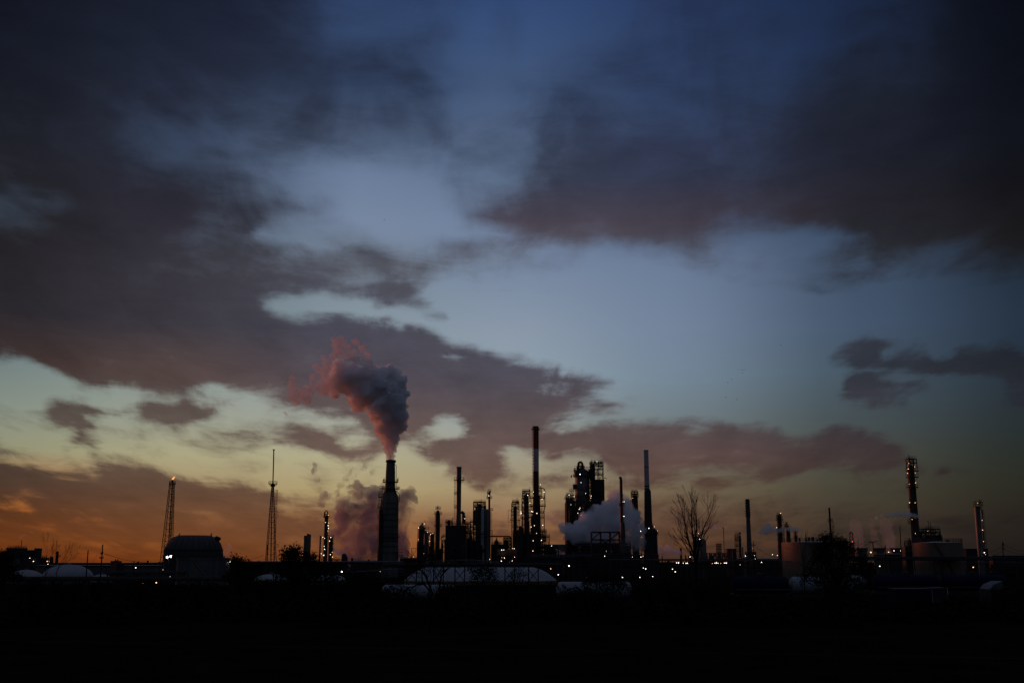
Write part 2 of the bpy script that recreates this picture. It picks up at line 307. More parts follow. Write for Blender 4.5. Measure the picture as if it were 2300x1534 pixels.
M = dict(
    steel=mat('dark_steel', (.055, .050, .048), .6, .3, .4, 1.2),
    dark=mat('sooty_steel', (.035, .032, .032), .75, .1, .4, .8),
    rust=mat('rusty_steel', (.065, .036, .024), .85, 0, .5, .5, True),
    grey=mat('grey_cladding', (.11, .11, .115), .55, .3, .3, .35, True),
    pale=mat('pale_aluminium_cladding', (.15, .145, .145), .6, .2, .25, .3, True),
    conc=mat('stained_concrete', (.12, .115, .105), .9, 0, .35, .25, True),
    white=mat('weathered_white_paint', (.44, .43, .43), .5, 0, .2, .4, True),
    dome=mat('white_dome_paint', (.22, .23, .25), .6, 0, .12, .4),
    red=mat('red_band_paint', (.16, .036, .022), .6, 0, .3, .4, True),
    tan=mat('tan_tank_paint', (.17, .12, .085), .65, 0, .22, .25, True),
    yellow=mat('yellow_band_paint', (.15, .10, .035), .6, 0, .2, .5),
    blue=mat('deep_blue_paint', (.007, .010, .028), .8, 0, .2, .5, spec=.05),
    wood=mat('creosoted_pole_wood', (.035, .026, .020), .9, 0, .4, 2),
    bark=mat('dark_bark', (.013, .011, .010), 1.0, 0, .5, 3, spec=0),
    leaf=mat('dark_green_leaves', (.009, .013, .006), 1.0, 0, .5, .5, spec=0),
    grass=mat('dark_field_grass', (.0075, .0085, .004), 1.0, 0, .5, .15, bump=.4, spec=0),
    gravel=mat('pale_gravel', (.020, .019, .017), 1.0, 0, .35, 1.5, spec=0),
    yard=mat('oily_yard_ground', (.008, .0075, .007), 1.0, 0, .5, .05, spec=0),
    wire=mat('black_wire', (.02, .02, .02), .8),
    brick=mat('dull_brick', (.14, .075, .055), .9, 0, .3, .6),
    bird=mat('dark_feathers', (.02, .02, .02), .9),
    lampw=emit('cool_white_lamp', (1.0, .90, .80), 4.5),
    lampo=emit('sodium_lamp', (1.0, .52, .24), 3.0),
    lampc=emit('warm_white_lamp', (1.0, .74, .54), 4.0),
    lampr=emit('red_beacon', (1.0, .10, .05), 3.0),
    flood=emit('bright_floodlight', (1.0, .86, .72), 16.0),
    fire=emit('orange_flame', (1.0, .34, .09), 1.6),
)

# ------------------------------------------------------------------ geometry helpers
def at(px, py, Y):
    d = px_dir(px, py); t = Y / d.y
    return Vector((d.x * t, Y, CAM_H + d.z * t))
ORG = {}
rnd = random.Random(7)
class MB:
    def __init__(s): s.v = []; s.f = []; s.m = []
    def _add(s, vs, fs):
        o = len(s.v); s.v += [tuple(v) for v in vs]; s.f += [tuple(i + o for i in f) for f in fs]
    def box(s, x0, x1, y0, y1, z0, z1):
        s._add([(x0,y0,z0),(x1,y0,z0),(x1,y1,z0),(x0,y1,z0),(x0,y0,z1),(x1,y0,z1),(x1,y1,z1),(x0,y1,z1)],
               [(0,3,2,1),(4,5,6,7),(0,1,5,4),(1,2,6,5),(2,3,7,6),(3,0,4,7)])
    def tube(s, p0, p1, r0, r1=None, n=8, caps=True):
        r1 = r0 if r1 is None else r1; p0 = Vector(p0); p1 = Vector(p1); d = p1 - p0
        if d.length < 1e-6: return
        d.normalize(); a = d.orthogonal().normalized()
        if abs(d.z) > .9: a = (Vector((1, 0, 0)) - d * d.x).normalized()
        b = d.cross(a); vs = []
        for p, r in ((p0, r0), (p1, r1)):
            for i in range(n):
                t = 2 * pi * (i + .5) / n; vs.append(p + (a * cos(t) + b * sin(t)) * r)
        fs = [(i, (i + 1) % n, n + (i + 1) % n, n + i) for i in range(n)]
        if caps: fs += [tuple(range(n - 1, -1, -1)), tuple(range(n, 2 * n))]
        s._add(vs, fs)
    def bar(s, p0, p1, w): s.tube(p0, p1, w * .7, n=4)
    def path(s, pts, r, n=8):
        for a, b in zip(pts, pts[1:]): s.tube(a, b, r, n=n)
        for p in pts[1:-1]: s.ball(p, r * 1.02, 1 if r < .3 else 2)
    def ball(s, c, r, sub=2, sq=(1, 1, 1)):
        bm = bmesh.new(); bmesh.ops.create_icosphere(bm, subdivisions=sub, radius=r)
        vs = [(c[0] + v.co.x * sq[0], c[1] + v.co.y * sq[1], c[2] + v.co.z * sq[2]) for v in bm.verts]
        fs = [tuple(v.index for v in f.verts) for f in bm.faces]; bm.free(); s._add(vs, fs)
    def lathe(s, x, y, prof, n=28):
        """prof: list of (r, z) from bottom to top"""
        vs = []
        for r, z in prof:
            for i in range(n):
                t = 2 * pi * i / n; vs.append((x + r * cos(t), y + r * sin(t), z))
        fs = []
        for k in range(len(prof) - 1):
            for i in range(n):
                j = (i + 1) % n; fs.append((k*n+i, k*n+j, (k+1)*n+j, (k+1)*n+i))
        fs.append(tuple(range(n - 1, -1, -1))); fs.append(tuple((len(prof)-1)*n + i for i in range(n)))
        s._add(vs, fs)
    def ring(s, x, y, z, ri, ro, th, n=20):
        vs = []; fs = []
        for i in range(n):
            t = 2 * pi * i / n; c_, s_ = cos(t), sin(t)
            vs += [(x+ri*c_, y+ri*s_, z), (x+ro*c_, y+ro*s_, z), (x+ro*c_, y+ro*s_, z+th), (x+ri*c_, y+ri*s_, z+th)]
        for i in range(n):
            a = i * 4; b = ((i + 1) % n) * 4
            for k in range(4): fs.append((a+k, b+k, b+(k+1)%4, a+(k+1)%4))
        s._add(vs, fs)
    def plat(s, x, y, z, ri, ro, rail=1.15, w=.09):
        s.ring(x, y, z, ri, ro, .22)
        n = max(8, int(ro * 3.2))
        for i in range(n):
            t = 2 * pi * i / n; t2 = 2 * pi * (i + 1) / n
            p = Vector((x + ro*.97*cos(t), y + ro*.97*sin(t), z)); q = Vector((x + ro*.97*cos(t2), y + ro*.97*sin(t2), z))
            s.bar(p, p + Vector((0,0,rail)), w)
            for h in (rail, rail*.52): s.bar(p + Vector((0,0,h)), q + Vector((0,0,h)), w*.8)
            if i % 2 == 0: s.bar(p, Vector((x + ri*cos(t), y + ri*sin(t), z - (ro-ri)*.8)), w)
    def ladder(s, x, y, z0, z1, w=.55, cage=True):
        for k in (-1, 1): s.bar((x + k*w/2, y, z0), (x + k*w/2, y, z1), .09)
        z = z0
        while z < z1: s.bar((x - w/2, y, z), (x + w/2, y, z), .07); z += .75
        if cage:
            z = z0 + 2.2
            while z < z1:
                s.ring(x, y - .45, z, .42, .5, .1, 8); z += 1.6
            for k in (-.45, .45): s.bar((x + k, y - .5, z0 + 2.2), (x + k, y - .5, z1), .06)
    def frame(s, x0, x1, y0, y1, zs, nx=2, ny=1, w=.3, brace=1, rail=True):
        xs = [x0 + (x1 - x0) * i / nx for i in range(nx + 1)]; ys = [y0 + (y1 - y0) * i / ny for i in range(ny + 1)]
        for x in xs:
            for y in ys: s.bar((x, y, zs[0]), (x, y, zs[-1]), w)
        for k, z in enumerate(zs[1:]):
            for y in ys: s.bar((x0, y, z), (x1, y, z), w * .9)
            for x in xs: s.bar((x, y0, z), (x, y1, z), w * .9)
            if rail:
                for y in (y0, y1):
                    for h in (.55, 1.1): s.bar((x0, y, z + h), (x1, y, z + h), .09)
        if brace:
            for k in range(len(zs) - 1):
                for i in range(nx):
                    if brace == 2 or (i + k) % 2 == 0:
                        for y in (y0, y1):
                            s.bar((xs[i], y, zs[k]), (xs[i+1], y, zs[k+1]), w * .55)
                            if brace == 2 or k % 2: s.bar((xs[i+1], y, zs[k]), (xs[i], y, zs[k+1]), w * .55)
    def lattice(s, x, y, levels, leg=.3, br=.14, sides=4, rot=0):
        """levels: [(z, half_width, x_offset)]"""
        P = []
        for z, h, ox in levels:
            P.append([Vector((x + ox + h*1.414*cos(rot + 2*pi*(i+.5)/sides), y + h*1.414*sin(rot + 2*pi*(i+.5)/sides), z)) for i in range(sides)])
        for a, b in zip(P, P[1:]):
            for i in range(sides):
                j = (i + 1) % sides
                s.bar(a[i], b[i], leg); s.bar(a[i], b[j], br); s.bar(b[i], b[j], br)
                if i % 2: s.bar(a[j], b[i], br)
        return P
    def build(s, name, m, parent=None, smooth=False, base=None):
        me = bpy.data.meshes.new(name)
        o0 = ORG.get(parent.name, Vector((0, 0, 0))) if parent else Vector(base or (0, 0, 0))
        me.from_pydata([(v[0]-o0[0], v[1]-o0[1], v[2]-o0[2]) for v in s.v], [], s.f)
        if m: me.materials.append(M[m] if isinstance(m, str) else m)
        if smooth:
            for p in me.polygons: p.use_smooth = True
            try: me.set_sharp_from_angle(angle=radians(35))
            except Exception: pass
        o = bpy.data.objects.new(name, me); C.objects.link(o)
        if parent: o.parent = parent; ORG[o.name] = o0
        else: o.location = o0; ORG[o.name] = o0
        return o
def tag(o, label=None, cat=None, group=None, kind=None):
    if label: o['label'] = label
    if cat: o['category'] = cat
    if group: o['group'] = group
    if kind: o['kind'] = kind
    return o
def thing(name, label, cat, loc, group=None):
    o = bpy.data.objects.new(name, None); o.empty_display_size = .5; C.objects.link(o); o.location = loc
    ORG[o.name] = Vector(loc); return tag(o, label, cat, group)
_lm = {}
def lamp_mesh(kind, r):
    k = (kind, round(r, 2))
    if k not in _lm:
        mb = MB(); mb.ball((0, 0, 0), r, 1, (1, 1, .8)); me = bpy.data.meshes.new('lamp'); me.from_pydata(mb.v, [], mb.f)
        me.materials.append(M[kind]); _lm[k] = me
    return _lm[k]
class U:
    """a unit built at depth Y, measured in pixels of the photograph"""
    def __init__(s, name, label, cat, px, Y, group=None, py=1250):
        s.Y = Y; s.s = Y / FPX; p = at(px, py, Y); s.root = thing(name, label, cat, (p.x, Y, 0), group)
    def p(s, px, py, dy=0): return at(px, py, s.Y + dy)
    def z(s, py, px=1150, dy=0): return at(px, py, s.Y + dy).z
    def zb(s, py): return 0.0 if py is None else s.z(py)
    def cyl(s, part, px, t, b, w, w2=None, m='steel', dy=0, n=24, parent=None, cap=0):
        x = s.p(px, t, dy).x; z1 = s.z(t); z0 = s.zb(b); r = w * s.s / 2; r2 = (w2 or w) * s.s / 2
        pr = [(r2, z0), (r, z1)]
        if cap: pr += [(r*.92, z1 + cap*.35), (r*.6, z1 + cap*.8), (r*.15, z1 + cap)]
        mb = MB(); mb.lathe(x, s.Y + dy, pr, n)
        return mb.build(part, m, parent or s.root, True)
    def prof(s, part, px, rows, m='steel', dy=0, n=28, pyx=None):
        """rows: [(py or None, width px)] top to bottom"""
        x = s.p(px, pyx or rows[0][0], dy).x
        mb = MB(); mb.lathe(x, s.Y + dy, [(w * s.s / 2, s.zb(py)) for py, w in reversed(rows)], n)
        return mb.build(part, m, s.root, True)
    def box(s, part, a, b, t, bt, depth=None, m='steel', dy=0, parent=None):
        x0 = s.p(a, t, dy).x; x1 = x0 + (b - a) * s.s; d = (depth or abs(x1 - x0)) / 2 * rnd.uniform(.97, 1.03)
        mb = MB(); mb.box(x0, x1, s.Y + dy - d, s.Y + dy + d, s.zb(bt), s.z(t)); return mb.build(part, m, parent or s.root)
    def plat(s, px, py, w, wi, pyx=None, dy=0, part='platform', rail=1.3):
        x = s.p(px, pyx or py, dy).x; mb = MB(); mb.plat(x, s.Y + dy, s.z(py), wi * s.s / 2, w * s.s / 2, rail); return mb.build(part, 'dark', s.root)
    def ladder(s, px, t, b, pyx=None, dy=-.3, cage=True):
        x = s.p(px, pyx or t, dy).x; mb = MB(); mb.ladder(x, s.Y + dy, s.zb(b), s.z(t), cage=cage); return mb.build('ladder', 'steel', s.root)
    def pipe(s, pts, w, dy=0, part='pipe', m='steel'):
        mb = MB(); mb.path([s.p(q[0], q[1], dy if len(q) < 3 else q[2]) if q[1] is not None else Vector((s.p(q[0], 1250, dy).x, s.Y + dy, 0)) for q in pts], w * s.s / 2)
        return mb.build(part, m, s.root, True)
    def frame(s, a, b, rows, depth=None, nx=2, ny=1, w=.3, brace=1, rail=True, part='steel_frame', m='dark', dy=0):
        x0 = s.p(a, rows[0], dy).x; x1 = x0 + (b - a) * s.s; d = (depth or abs(x1 - x0)) / 2
        mb = MB(); mb.frame(x0, x1, s.Y + dy - d, s.Y + dy + d, [s.zb(r) for r in reversed(rows)], nx, ny, w, brace, rail)
        return mb.build(part, m, s.root)
    def lamps(s, pts, dy=-4, kind='lampw', r=.42):
        for q in pts:
            k = q[2] if len(q) > 2 else (rnd.choice(('lampw','lampc')) if kind == 'lampw' else kind); rr = q[3] if len(q) > 3 else r
            p = s.p(q[0], q[1], dy) - ORG[s.root.name]
            o = bpy.data.objects.new('lamp', lamp_mesh(k, rr * rnd.choice((.34, .42, .48, .56)) * s.Y / 600)); C.objects.link(o); o.parent = s.root; o.location = p
    def clutter(s, a, b, top, bot, n, seed, depth=8, dy=0, m='dark'):
        """a tangle of risers, cross pipes, small drums and platforms as one pipework part"""
        R = random.Random(seed); mb = MB(); k = s.s; x0 = s.p(a, 1250).x; x1 = s.p(b, 1250).x; zt = s.z(top); zb = s.zb(bot)
        for i in range(n):
            x = R.uniform(x0, x1); y = s.Y + dy + R.uniform(-depth, depth)*.5; z = zb + (zt - zb)*R.uniform(.45, 1.0)**.7; t = R.random()
            if t < .45: mb.tube((x, y, zb), (x, y, z), R.uniform(.12, .38), n=6)
            elif t < .75:
                x2 = min(x1, x + R.uniform(2, 9)); mb.bar((x, y, z), (x2, y, z), .22); mb.bar((x, y, z+1.1), (x2, y, z+1.1), .08); mb.bar((x, y, z), (x, y, z+1.1), .1); mb.bar((x2, y, zb), (x2, y, z+1.1), .16)
            elif t < .9: r = R.uniform(.6, 1.5); mb.lathe(x, y, [(r, zb), (r, z - r*.5), (r*.6, z - r*.15), (r*.1, z)], 12)
            else: mb.tube((x, y, z*.8), (min(x1, x+R.uniform(2, 5)), y, z*.8), R.uniform(.5, .9), n=10)
        return mb.build('pipework', m, s.root, True)
    def davit(s, px, py, h=8, part='davit', dy=0):
        a = s.p(px, py, dy); mb = MB(); k = s.s
        mb.bar(a - Vector((0, 0, 1)), a + Vector((0, 0, h*k)), .14); mb.bar(a + Vector((0, 0, h*k*.8)), a + Vector((3*k, 0, h*k*.75)), .12)
        mb.bar(a + Vector((2.2*k, 0, 0)), a + Vector((2.2*k, 0, h*k*.45)), .12); mb.box(a.x-k, a.x+1.5*k, a.y-k, a.y+k, a.z-.5, a.z+2*k)
        return mb.build(part, 'dark', s.root)

# ------------------------------------------------------------------ ground
mb = MB(); mb.box(-9000, 9000, -60, 14000, -2, 0); g = mb.build('ground', 'yard'); tag(g, 'flat dark ground of the refinery yard and the land beyond', None, None, 'structure')
def strip(name, m, z, pts_near, pts_far, label):
    n = len(pts_near); me = bpy.data.meshes.new(name)
    me.from_pydata([(x, y, z) for x, y in pts_near] + [(x, y, z) for x, y in pts_far], [], [(i, i+1, n+i+1, n+i) for i in range(n-1)])
    me.materials.append(M[m]); o = bpy.data.objects.new(name, me); C.objects.link(o); tag(o, label, None, None, 'structure'); return o
xs = [i * 12 - 300 for i in range(51)]
strip('field', 'grass', .004, [(x, -55) for x in xs], [(x, 178 + 5*sin(x*.03)) for x in xs], 'dark open field of grass in front of the railway')
def pth(x): return 105 - .24 * x + 1.5 * sin(x * .06)
strip('path', 'gravel', .008, [(x, pth(x)) for x in xs], [(x, pth(x) + .9 + .3*sin(x*.4)) for x in xs], 'faint pale path crossing the dark field')
strip('track_bed', 'gravel', .012, [(x, 192) for x in xs], [(x, 200) for x in xs], 'gravel track bed under the tank wagons')

# ------------------------------------------------------------------ steam
def plume(name, label, Y, balls, m, vox=.6, lv=(3, 1), seed=1, disp=.0, group=None, spread=.9, dscale=3.0):
    """balls: (px, py, radius px, depth offset px); smaller puffs grow on each"""
    R = random.Random(seed); k = Y / FPX; mb = MB(); base = at(balls[0][0], balls[0][1], Y)
    for b in balls:
        c = at(b[0], b[1], Y) + Vector((0, (b[3] if len(b) > 3 else 0) * k, 0)); r = b[2] * k
        mb.ball(c, r, 2)
        for i in range(lv[0] * 7):
            d = Vector((R.gauss(0, 1), R.gauss(0, 1), R.gauss(0, 1))).normalized(); r2 = r * R.uniform(.22, .46)
            c2 = c + d * r * spread; mb.ball(c2, r2, 2)
            for j in range(lv[1] * 5):
                e = (Vector((R.gauss(0, 1), R.gauss(0, 1), R.gauss(0, 1))).normalized() + d).normalized(); r3 = r2 * R.uniform(.25, .5)
                if r3 > vox: mb.ball(c2 + e * r2 * .95, r3, 1)
    o = mb.build(name, m, None, base=tuple(base))
    rm = o.modifiers.new('remesh', 'REMESH'); rm.mode = 'VOXEL'; rm.voxel_size = vox; rm.use_smooth_shade = True
    if disp:
        for sc, st in ((dscale, disp), (dscale * .4, disp * .45)):
            tx = bpy.data.textures.new(name, 'CLOUDS'); tx.noise_scale = sc; tx.noise_depth = 3
            dm = o.modifiers.new('billow', 'DISPLACE'); dm.texture = tx; dm.texture_coords = 'GLOBAL'; dm.strength = st; dm.mid_level = .5
    dg = bpy.context.evaluated_depsgraph_get(); me = bpy.data.meshes.new_from_object(o.evaluated_get(dg))
    o.modifiers.clear(); old = o.data; o.data = me; me.name = name; bpy.data.meshes.remove(old)
    me.materials.clear(); me.materials.append(m)
    return tag(o, label, 'steam', group)
VD = volume('dense_steam', .65, (.992, .993, .997), .0)
VR = volume('thin_red_steam', .28, (.98, .96, .96), .0, .20, .31, .56, 7)
VM = volume('drifting_steam', .16, (.66, .60, .66), .0, .05, .40, .58, 7)
VS = volume('soft_steam', .50, (.94, .95, .97), .1, .13, .34, .54, 6)
VC = volume('faint_steam', .035, (.92, .92, .95), .1, .05, .30, .60, 6)
VT = volume('thin_steam', .16, (.9, .9, .92), .2, .12, .38, .6, 5)
Yp = 600
# the great plume over the tall stack: leans right at first, billows, then drifts left
plume('steam_plume', 'dense blue grey steam plume billowing from the tall tapered stack, its left edge lit red', Yp, [
    (878,1031,7),(877,1022,8.5),(877,1011,10.5),(877,999,13),(877,987,16),(875,974,20),(871,960,23),(890,957,18),(873,943,27),(893,935,20),
    (872,922,33),(893,912,20),(866,901,40),(856,925,24),(850,945,12),(893,955,17),(896,930,17),(890,888,23),(848,893,28),(858,876,40),(888,862,24),(842,862,30),(872,853,26),(890,848,13),(845,848,22),
    (820,880,26),(805,893,19),(797,872,20),(800,852,24),(818,846,22),(778,848,28),(762,832,20),(758,850,18),(745,868,14),(765,866,18),(752,886,10),(800,920,9),(812,912,12)],
    VD, .5, (4, 2), 3, 3.4, dscale=4.2)
plume('steam_wisp', 'ragged red lit wisps of steam curling above and left of the great plume', Yp - 9, [
    (765,765,12),(752,775,9),(780,778,9),(800,768,10),(815,782,11),(826,800,10),(830,818,9),(820,828,9),(760,790,12),(745,800,10),(728,806,8),(710,822,9),(735,820,12),
    (722,838,12),(705,850,11),(715,865,13),(700,875,12),(686,880,13),(672,888,12),(662,880,12),(655,866,10),(656,850,8),(659,838,5),(652,890,9),(665,903,10),(690,900,10),(735,860,14),(780,800,12),(800,805,12),(726,880,12),(726,848,10),(722,870,12),(732,832,9),(690,892,9),(815,812,10),(750,762,8),(795,790,8)],
    VR, .6, (2, 1), 5, 1.6, dscale=2.5)
plume('steam_wisp', 'tiny detached red puff of steam left of the great plume', Yp + 6, [(640,926,4),(644,931,4),(641,938,2.5)], VR, .4, (2, 0), 6, .8 , dscale=1.5)
plume('steam_cloud', 'wide drifting mauve steam rising behind the tall tapered stack', 1000, [
    (800,1255,30),(830,1250,28),(865,1245,28),(895,1240,24),(800,1225,34),(840,1215,36),(890,1205,28),(785,1195,30),(815,1180,36),(865,1165,36),(902,1165,22),
    (775,1160,22),(790,1130,26),(770,1125,20),(825,1135,30),(840,1110,22),(800,1105,20),(915,1120,20),(905,1140,22),(922,1105,12),(870,1110,24)],
    VM, 1.2, (3, 1), 8, 4, dscale=8)
plume('steam_wisp', 'thin mauve wisp of steam drifting up left of the wide steam cloud', 1000, [
    (722,1130,10),(728,1112,10),(742,1115,9),(757,1108,8),(715,1098,7),(712,1078,8),(706,1060,8),(708,1046,7),(765,1090,8),(780,1075,10),(795,1060,11),(815,1045,13),(830,1035,10),(840,1060,10)],
    VM, 1.2, (3, 1), 9, 3, dscale=6)
plume('steam_cloud', 'low dense blue grey steam bank in front of the reactor building', 560, [
    (1388,1118,15),(1376,1110,11),(1384,1106,8),(1398,1140,22),(1370,1140,18),(1345,1155,18),(1360,1165,26),(1330,1165,18),(1315,1175,20),(1395,1175,30),(1350,1190,28),(1310,1195,24),(1285,1195,18),
    (1272,1188,12),(1262,1182,9),(1320,1212,18),(1295,1212,12),(1385,1210,22),(1410,1205,18),(1420,1165,20),(1430,1190,18),(1436,1212,16),(1445,1225,12),(1424,1225,14),(1345,1215,18),(1365,1220,14)],
    VS, .55, (4, 1), 11, 2.4, dscale=3.5)
plume('steam_wisp', 'faint grey steam drifting left of the reactor building', 700, [(1245,1165,10),(1232,1160,9),(1255,1155,9),(1250,1175,8),(1240,1150,6)], VT, .8, (3, 1), 12, 2, dscale=4)
plume('steam_puff', 'low steam puff trailing right of the broad dark chimney', 620, [(1472,1235,9),(1484,1240,8),(1494,1236,9),(1505,1238,8),(1515,1241,7),(1525,1242,6),(1500,1228,6),(1486,1228,6)], VS, .5, (3, 1), 13, .8, dscale=2)
plume('steam_puff', 'small white steam puff beside the tall banded chimney base', 620, [(1248,1238,6),(1257,1240,6),(1265,1243,5),(1240,1245,5),(1252,1246,6)], VS, .4, (3, 1), 14, .6, dscale=2)
plume('steam_plume', 'thin steam trail blowing left from a bent vent pole', 650, [(1621,1185,2.2),(1614,1184,3),(1607,1181,4),(1600,1179,4.5),(1593,1182,3.5),(1586,1185,4),(1612,1180,2)], VS, .3, (3, 1), 15, .5, dscale=1.5)
plume('steam_plume', 'steam trail blowing left from the pointed vent on the tan tank', 520, [(1808,1195,2),(1801,1192,3.5),(1793,1189,5),(1784,1188,6),(1775,1189,6),(1765,1188,5),(1735,1190,7),(1725,1185,8),(1715,1191,7),(1722,1194,7),(1708,1195,5),(1745,1192,6),(1755,1190,6)], VS, .35, (3, 1), 16, .6, dscale=1.5)
plume('steam_plume', 'long blue grey steam trail blowing left from the thin vent pipes', 500, [(2083,1168,2),(2076,1165,3),(2066,1161,4.5),(2055,1158,6),(2043,1156,6.5),(2030,1155,7),(2018,1154,7),(2006,1156,6),(1994,1158,5),(1982,1159,5),(1968,1163,4),(1957,1165,3.5)], VS, .35, (3, 1), 17, .6, dscale=1.5)
for q, (px, w) in enumerate(((1930, 15), (2000, 15), (1968, 9))):
    plume('steam_cloud', ['faint steam column rising from the leftmost cooling tower','faint steam column rising from the rightmost cooling tower','faint thin steam column between the two wider ones'][q], 1150,
          [(px-3,1228,w),(px-4,1212,w),(px-6,1196,w*.95),(px-9,1180,w*.85),(px-10,1166,w*.6)], VC, 1.2, (3, 1), 20 + q, 3, dscale=6, group='steam columns over the cooling towers')
plume('steam_puff', 'tiny steam puff above the thin stack on the far left building', 900, [(48,1206,4.5),(52,1203,3.5),(46,1201,3),(54,1200,2.6),(58,1199,2.5),(63,1197,2.5),(68,1194,2.8),(72,1195,2.5),(76,1196,2.5)], VT, .4, (3, 1), 25, .8, dscale=2)
plume('steam_puff', 'soft dark steam rising behind the round topped tank', 800, [(512,1246,9),(510,1236,10),(514,1228,8),(508,1252,8)], VT, .7, (3, 1), 26, 1.5, dscale=4)
plume('steam_puff', 'small steam puff beside the lit column right of the twin block stacks', 760, [(752,1232,6),(760,1240,6),(768,1246,5),(775,1252,4),(745,1225,4)], VS, .5, (3, 1), 27, 1, dscale=2)

# ------------------------------------------------------------------ the great tapered stack (x 878)
u = U('tall_stack', 'broad tapered stack with stacked side platforms, pouring the great steam plume', 'stack', 878, 600, py=1200)
u.prof('shell', 876, [(1037,19),(1060,21),(1098,22.5),(1118,39),(1180,40),(1230,41),(None,44)], 'conc', pyx=1110)
u.prof('collar', 878, [(1033,20),(1034,23),(1038,23),(1039,19)], 'dark')
for py, w in ((1098, 24), (1155, 40.6), (1198, 41.4)): u.prof('band', 876, [(py, w), (py + 1.2, w)], 'dark', pyx=1110)
for py, w, wi in ((1083,36,21),(1098,41,22)): u.plat(877, py, w, wi)
for px, py, w in ((855,1117,11),(854,1141,12),(854,1165,12),(853,1190,12),(857,1202,17),(854,1217,14)):
    x = u.p(px, py, -1).x; mb = MB(); h = w*u.s/2; z = u.z(py); mb.box(x-h, x+h, 598, 601.5, z, z+.3)
    for k in (-1, 1):
        for yy in (598.1, 601.4): mb.bar((x+k*h*.95, yy, z), (x+k*h*.95, yy, z+2.2), .12)
    for hh in (.8, 1.5, 2.2): mb.bar((x-h, 598.1, z+hh), (x+h, 598.1, z+hh), .1)
    mb.build('side_platform', 'dark', u.root)
for px in (853, 900):
    for py in (1235, 1241, 1247, 1252):
        x = u.p(px, py, -1).x; mb = MB(); z = u.z(py); mb.box(x-1.2, x+1.2, 597, 600, z, z+.28); mb.bar((x-1.1,597.2,z),(x-1.1,597.2,z+1.6),.12); mb.build('side_platform', 'dark', u.root)
u.ladder(853, 1096, None, dy=-1); u.ladder(858, 1096, 1200, dy=-2)
u.pipe([(887,1042),(890,1046),(890,1094)], 1.2, -2); u.pipe([(890,1102),(897,1110),(897,1126)], 1.4, -1); u.pipe([(869,1102),(861,1114),(861,None)], 1.4, -2)
u.davit(862,1078,6); u.davit(893,1078,6)
for px, t in ((866,1122),(882,1180),(889,1130)): u.pipe([(px,t,-6.3),(px,None,-6.3)] if px != 889 else [(px,t,-5),(px,1205,-5)], 1.1)
for py in (1130,1142,1168,1182,1214,1226,1240): u.prof('seam', 876, [(py, 40.4 + (py-1118)*.028), (py + .5, 40.4 + (py-1118)*.028)], 'dark', pyx=1110)
u.plat(876,1207,46,40.5,pyx=1110); u.clutter(852,862,1120,None,14,31,6,-2)

# ------------------------------------------------------------------ column cluster (940-965)
u = U('distillation_column', 'squat dome topped column with ring hoops, first right of the great stack', 'column', 948, 620)
u.prof('shell', 947, [(1178,3),(1180,9),(1184,13),(1190,15),(1232,15),(None,16)], 'grey')
for py in (1192,1198,1205,1212,1220,1230): u.plat(947, py, 18, 15, pyx=1184)
u.prof('shell', 958, [(1192,8),(1200,11),(1230,12),(None,12)], 'grey', dy=-3); u.plat(957,1188,14,8); u.plat(959,1200,15,11)
u.prof('vent', 949, [(1174,4),(1178,3.4)], 'dark'); u.davit(954,1186,18); u.davit(946,1180,6)
u.clutter(938,970,1205,None,24,19,8); u.pipe([(939,None),(939,1196)],1.6); u.pipe([(924,None),(924,1231),(939,1231)],1.0)
u.lamps([(953,1176),(960,1195),(958,1198),(958,1206),(952,1242),(940,1211,'lampo'),(940,1185,'lampo'),(929,1250,'lampo',.3)])
u = U('distillation_column', 'thin low column with small lamps between the squat column and the slender capped one', 'column', 971, 620)
u.prof('shell', 971, [(1200,7),(1202,9),(1240,10),(None,10)], 'steel'); u.plat(971,1200,12,7); u.plat(971,1222,14,9); u.frame(961,968,[1203,1215,1228,1240,None],3,1,1,.25,0)
u.lamps([(972,1197,'lampo'),(967,1200),(965,1215,'lampo'),(964,1232,'lampo',.5),(964,1243),(965,1250)])
u = U('distillation_column', 'slender tall column with cap platform and a spike, left of the heater stack', 'column', 983, 610)
u.prof('shell', 983.5, [(1146,4),(1149,8),(1154,9),(1156,10.5),(1220,10.5),(None,11)], 'steel')
u.plat(984,1143,12,4); u.plat(984,1154,18,9); u.plat(984,1182,18,10); u.ladder(979,1154,None,dy=-2); u.davit(983,1140,5)
u.lamps([(995,1217),(994,1210,'lampo')])

# ------------------------------------------------------------------ heater with its stack (1031)
u.clutter(960,995,1225,None,26,1)
u = U('process_heater', 'dark heater block carrying a tall square shouldered stack with a ring platform', 'heater', 1025, 600)
u.prof('stack', 1031, [(1049,10.6),(1051,11),(1160,10.6),(1190,13)], 'grey'); u.prof('cap', 1031, [(1048.4,11.8),(1051,11.8)], 'dark')
u.plat(1031.5,1079,25,11,rail=1.7); u.ladder(1022,1080,1176,dy=-1)
for py in (1109,1140): u.plat(1023,py,6.5,1.5,pyx=1109)
u.box('heater_casing', 1003, 1046, 1180, 1212, 14, 'dark'); u.box('heater_casing', 1000, 1050, 1212, None, 16, 'dark', dy=1)
u.pipe([(1041,1176),(1041,1153),(1036,1149)], 7, part='elbow_duct'); u.pipe([(1041,1155),(1044,1160),(1044,1178)], 4, part='elbow_duct')
u.prof('drum', 1008, [(1168,5),(1170,7),(1200,7),(None,7)], 'steel'); u.plat(1008,1173,17,6); u.davit(1002,1172,6); u.davit(1013,1172,6)
u.frame(1003,1050,[1176,1196,1212],14,4,1,.25,1); u.frame(992,1003,[1205,1216,1228,1240,None],6,1,1,.25,0); u.frame(1046,1057,[1176,1187,1198,1212,1225,None],8,2,1,.25,1)
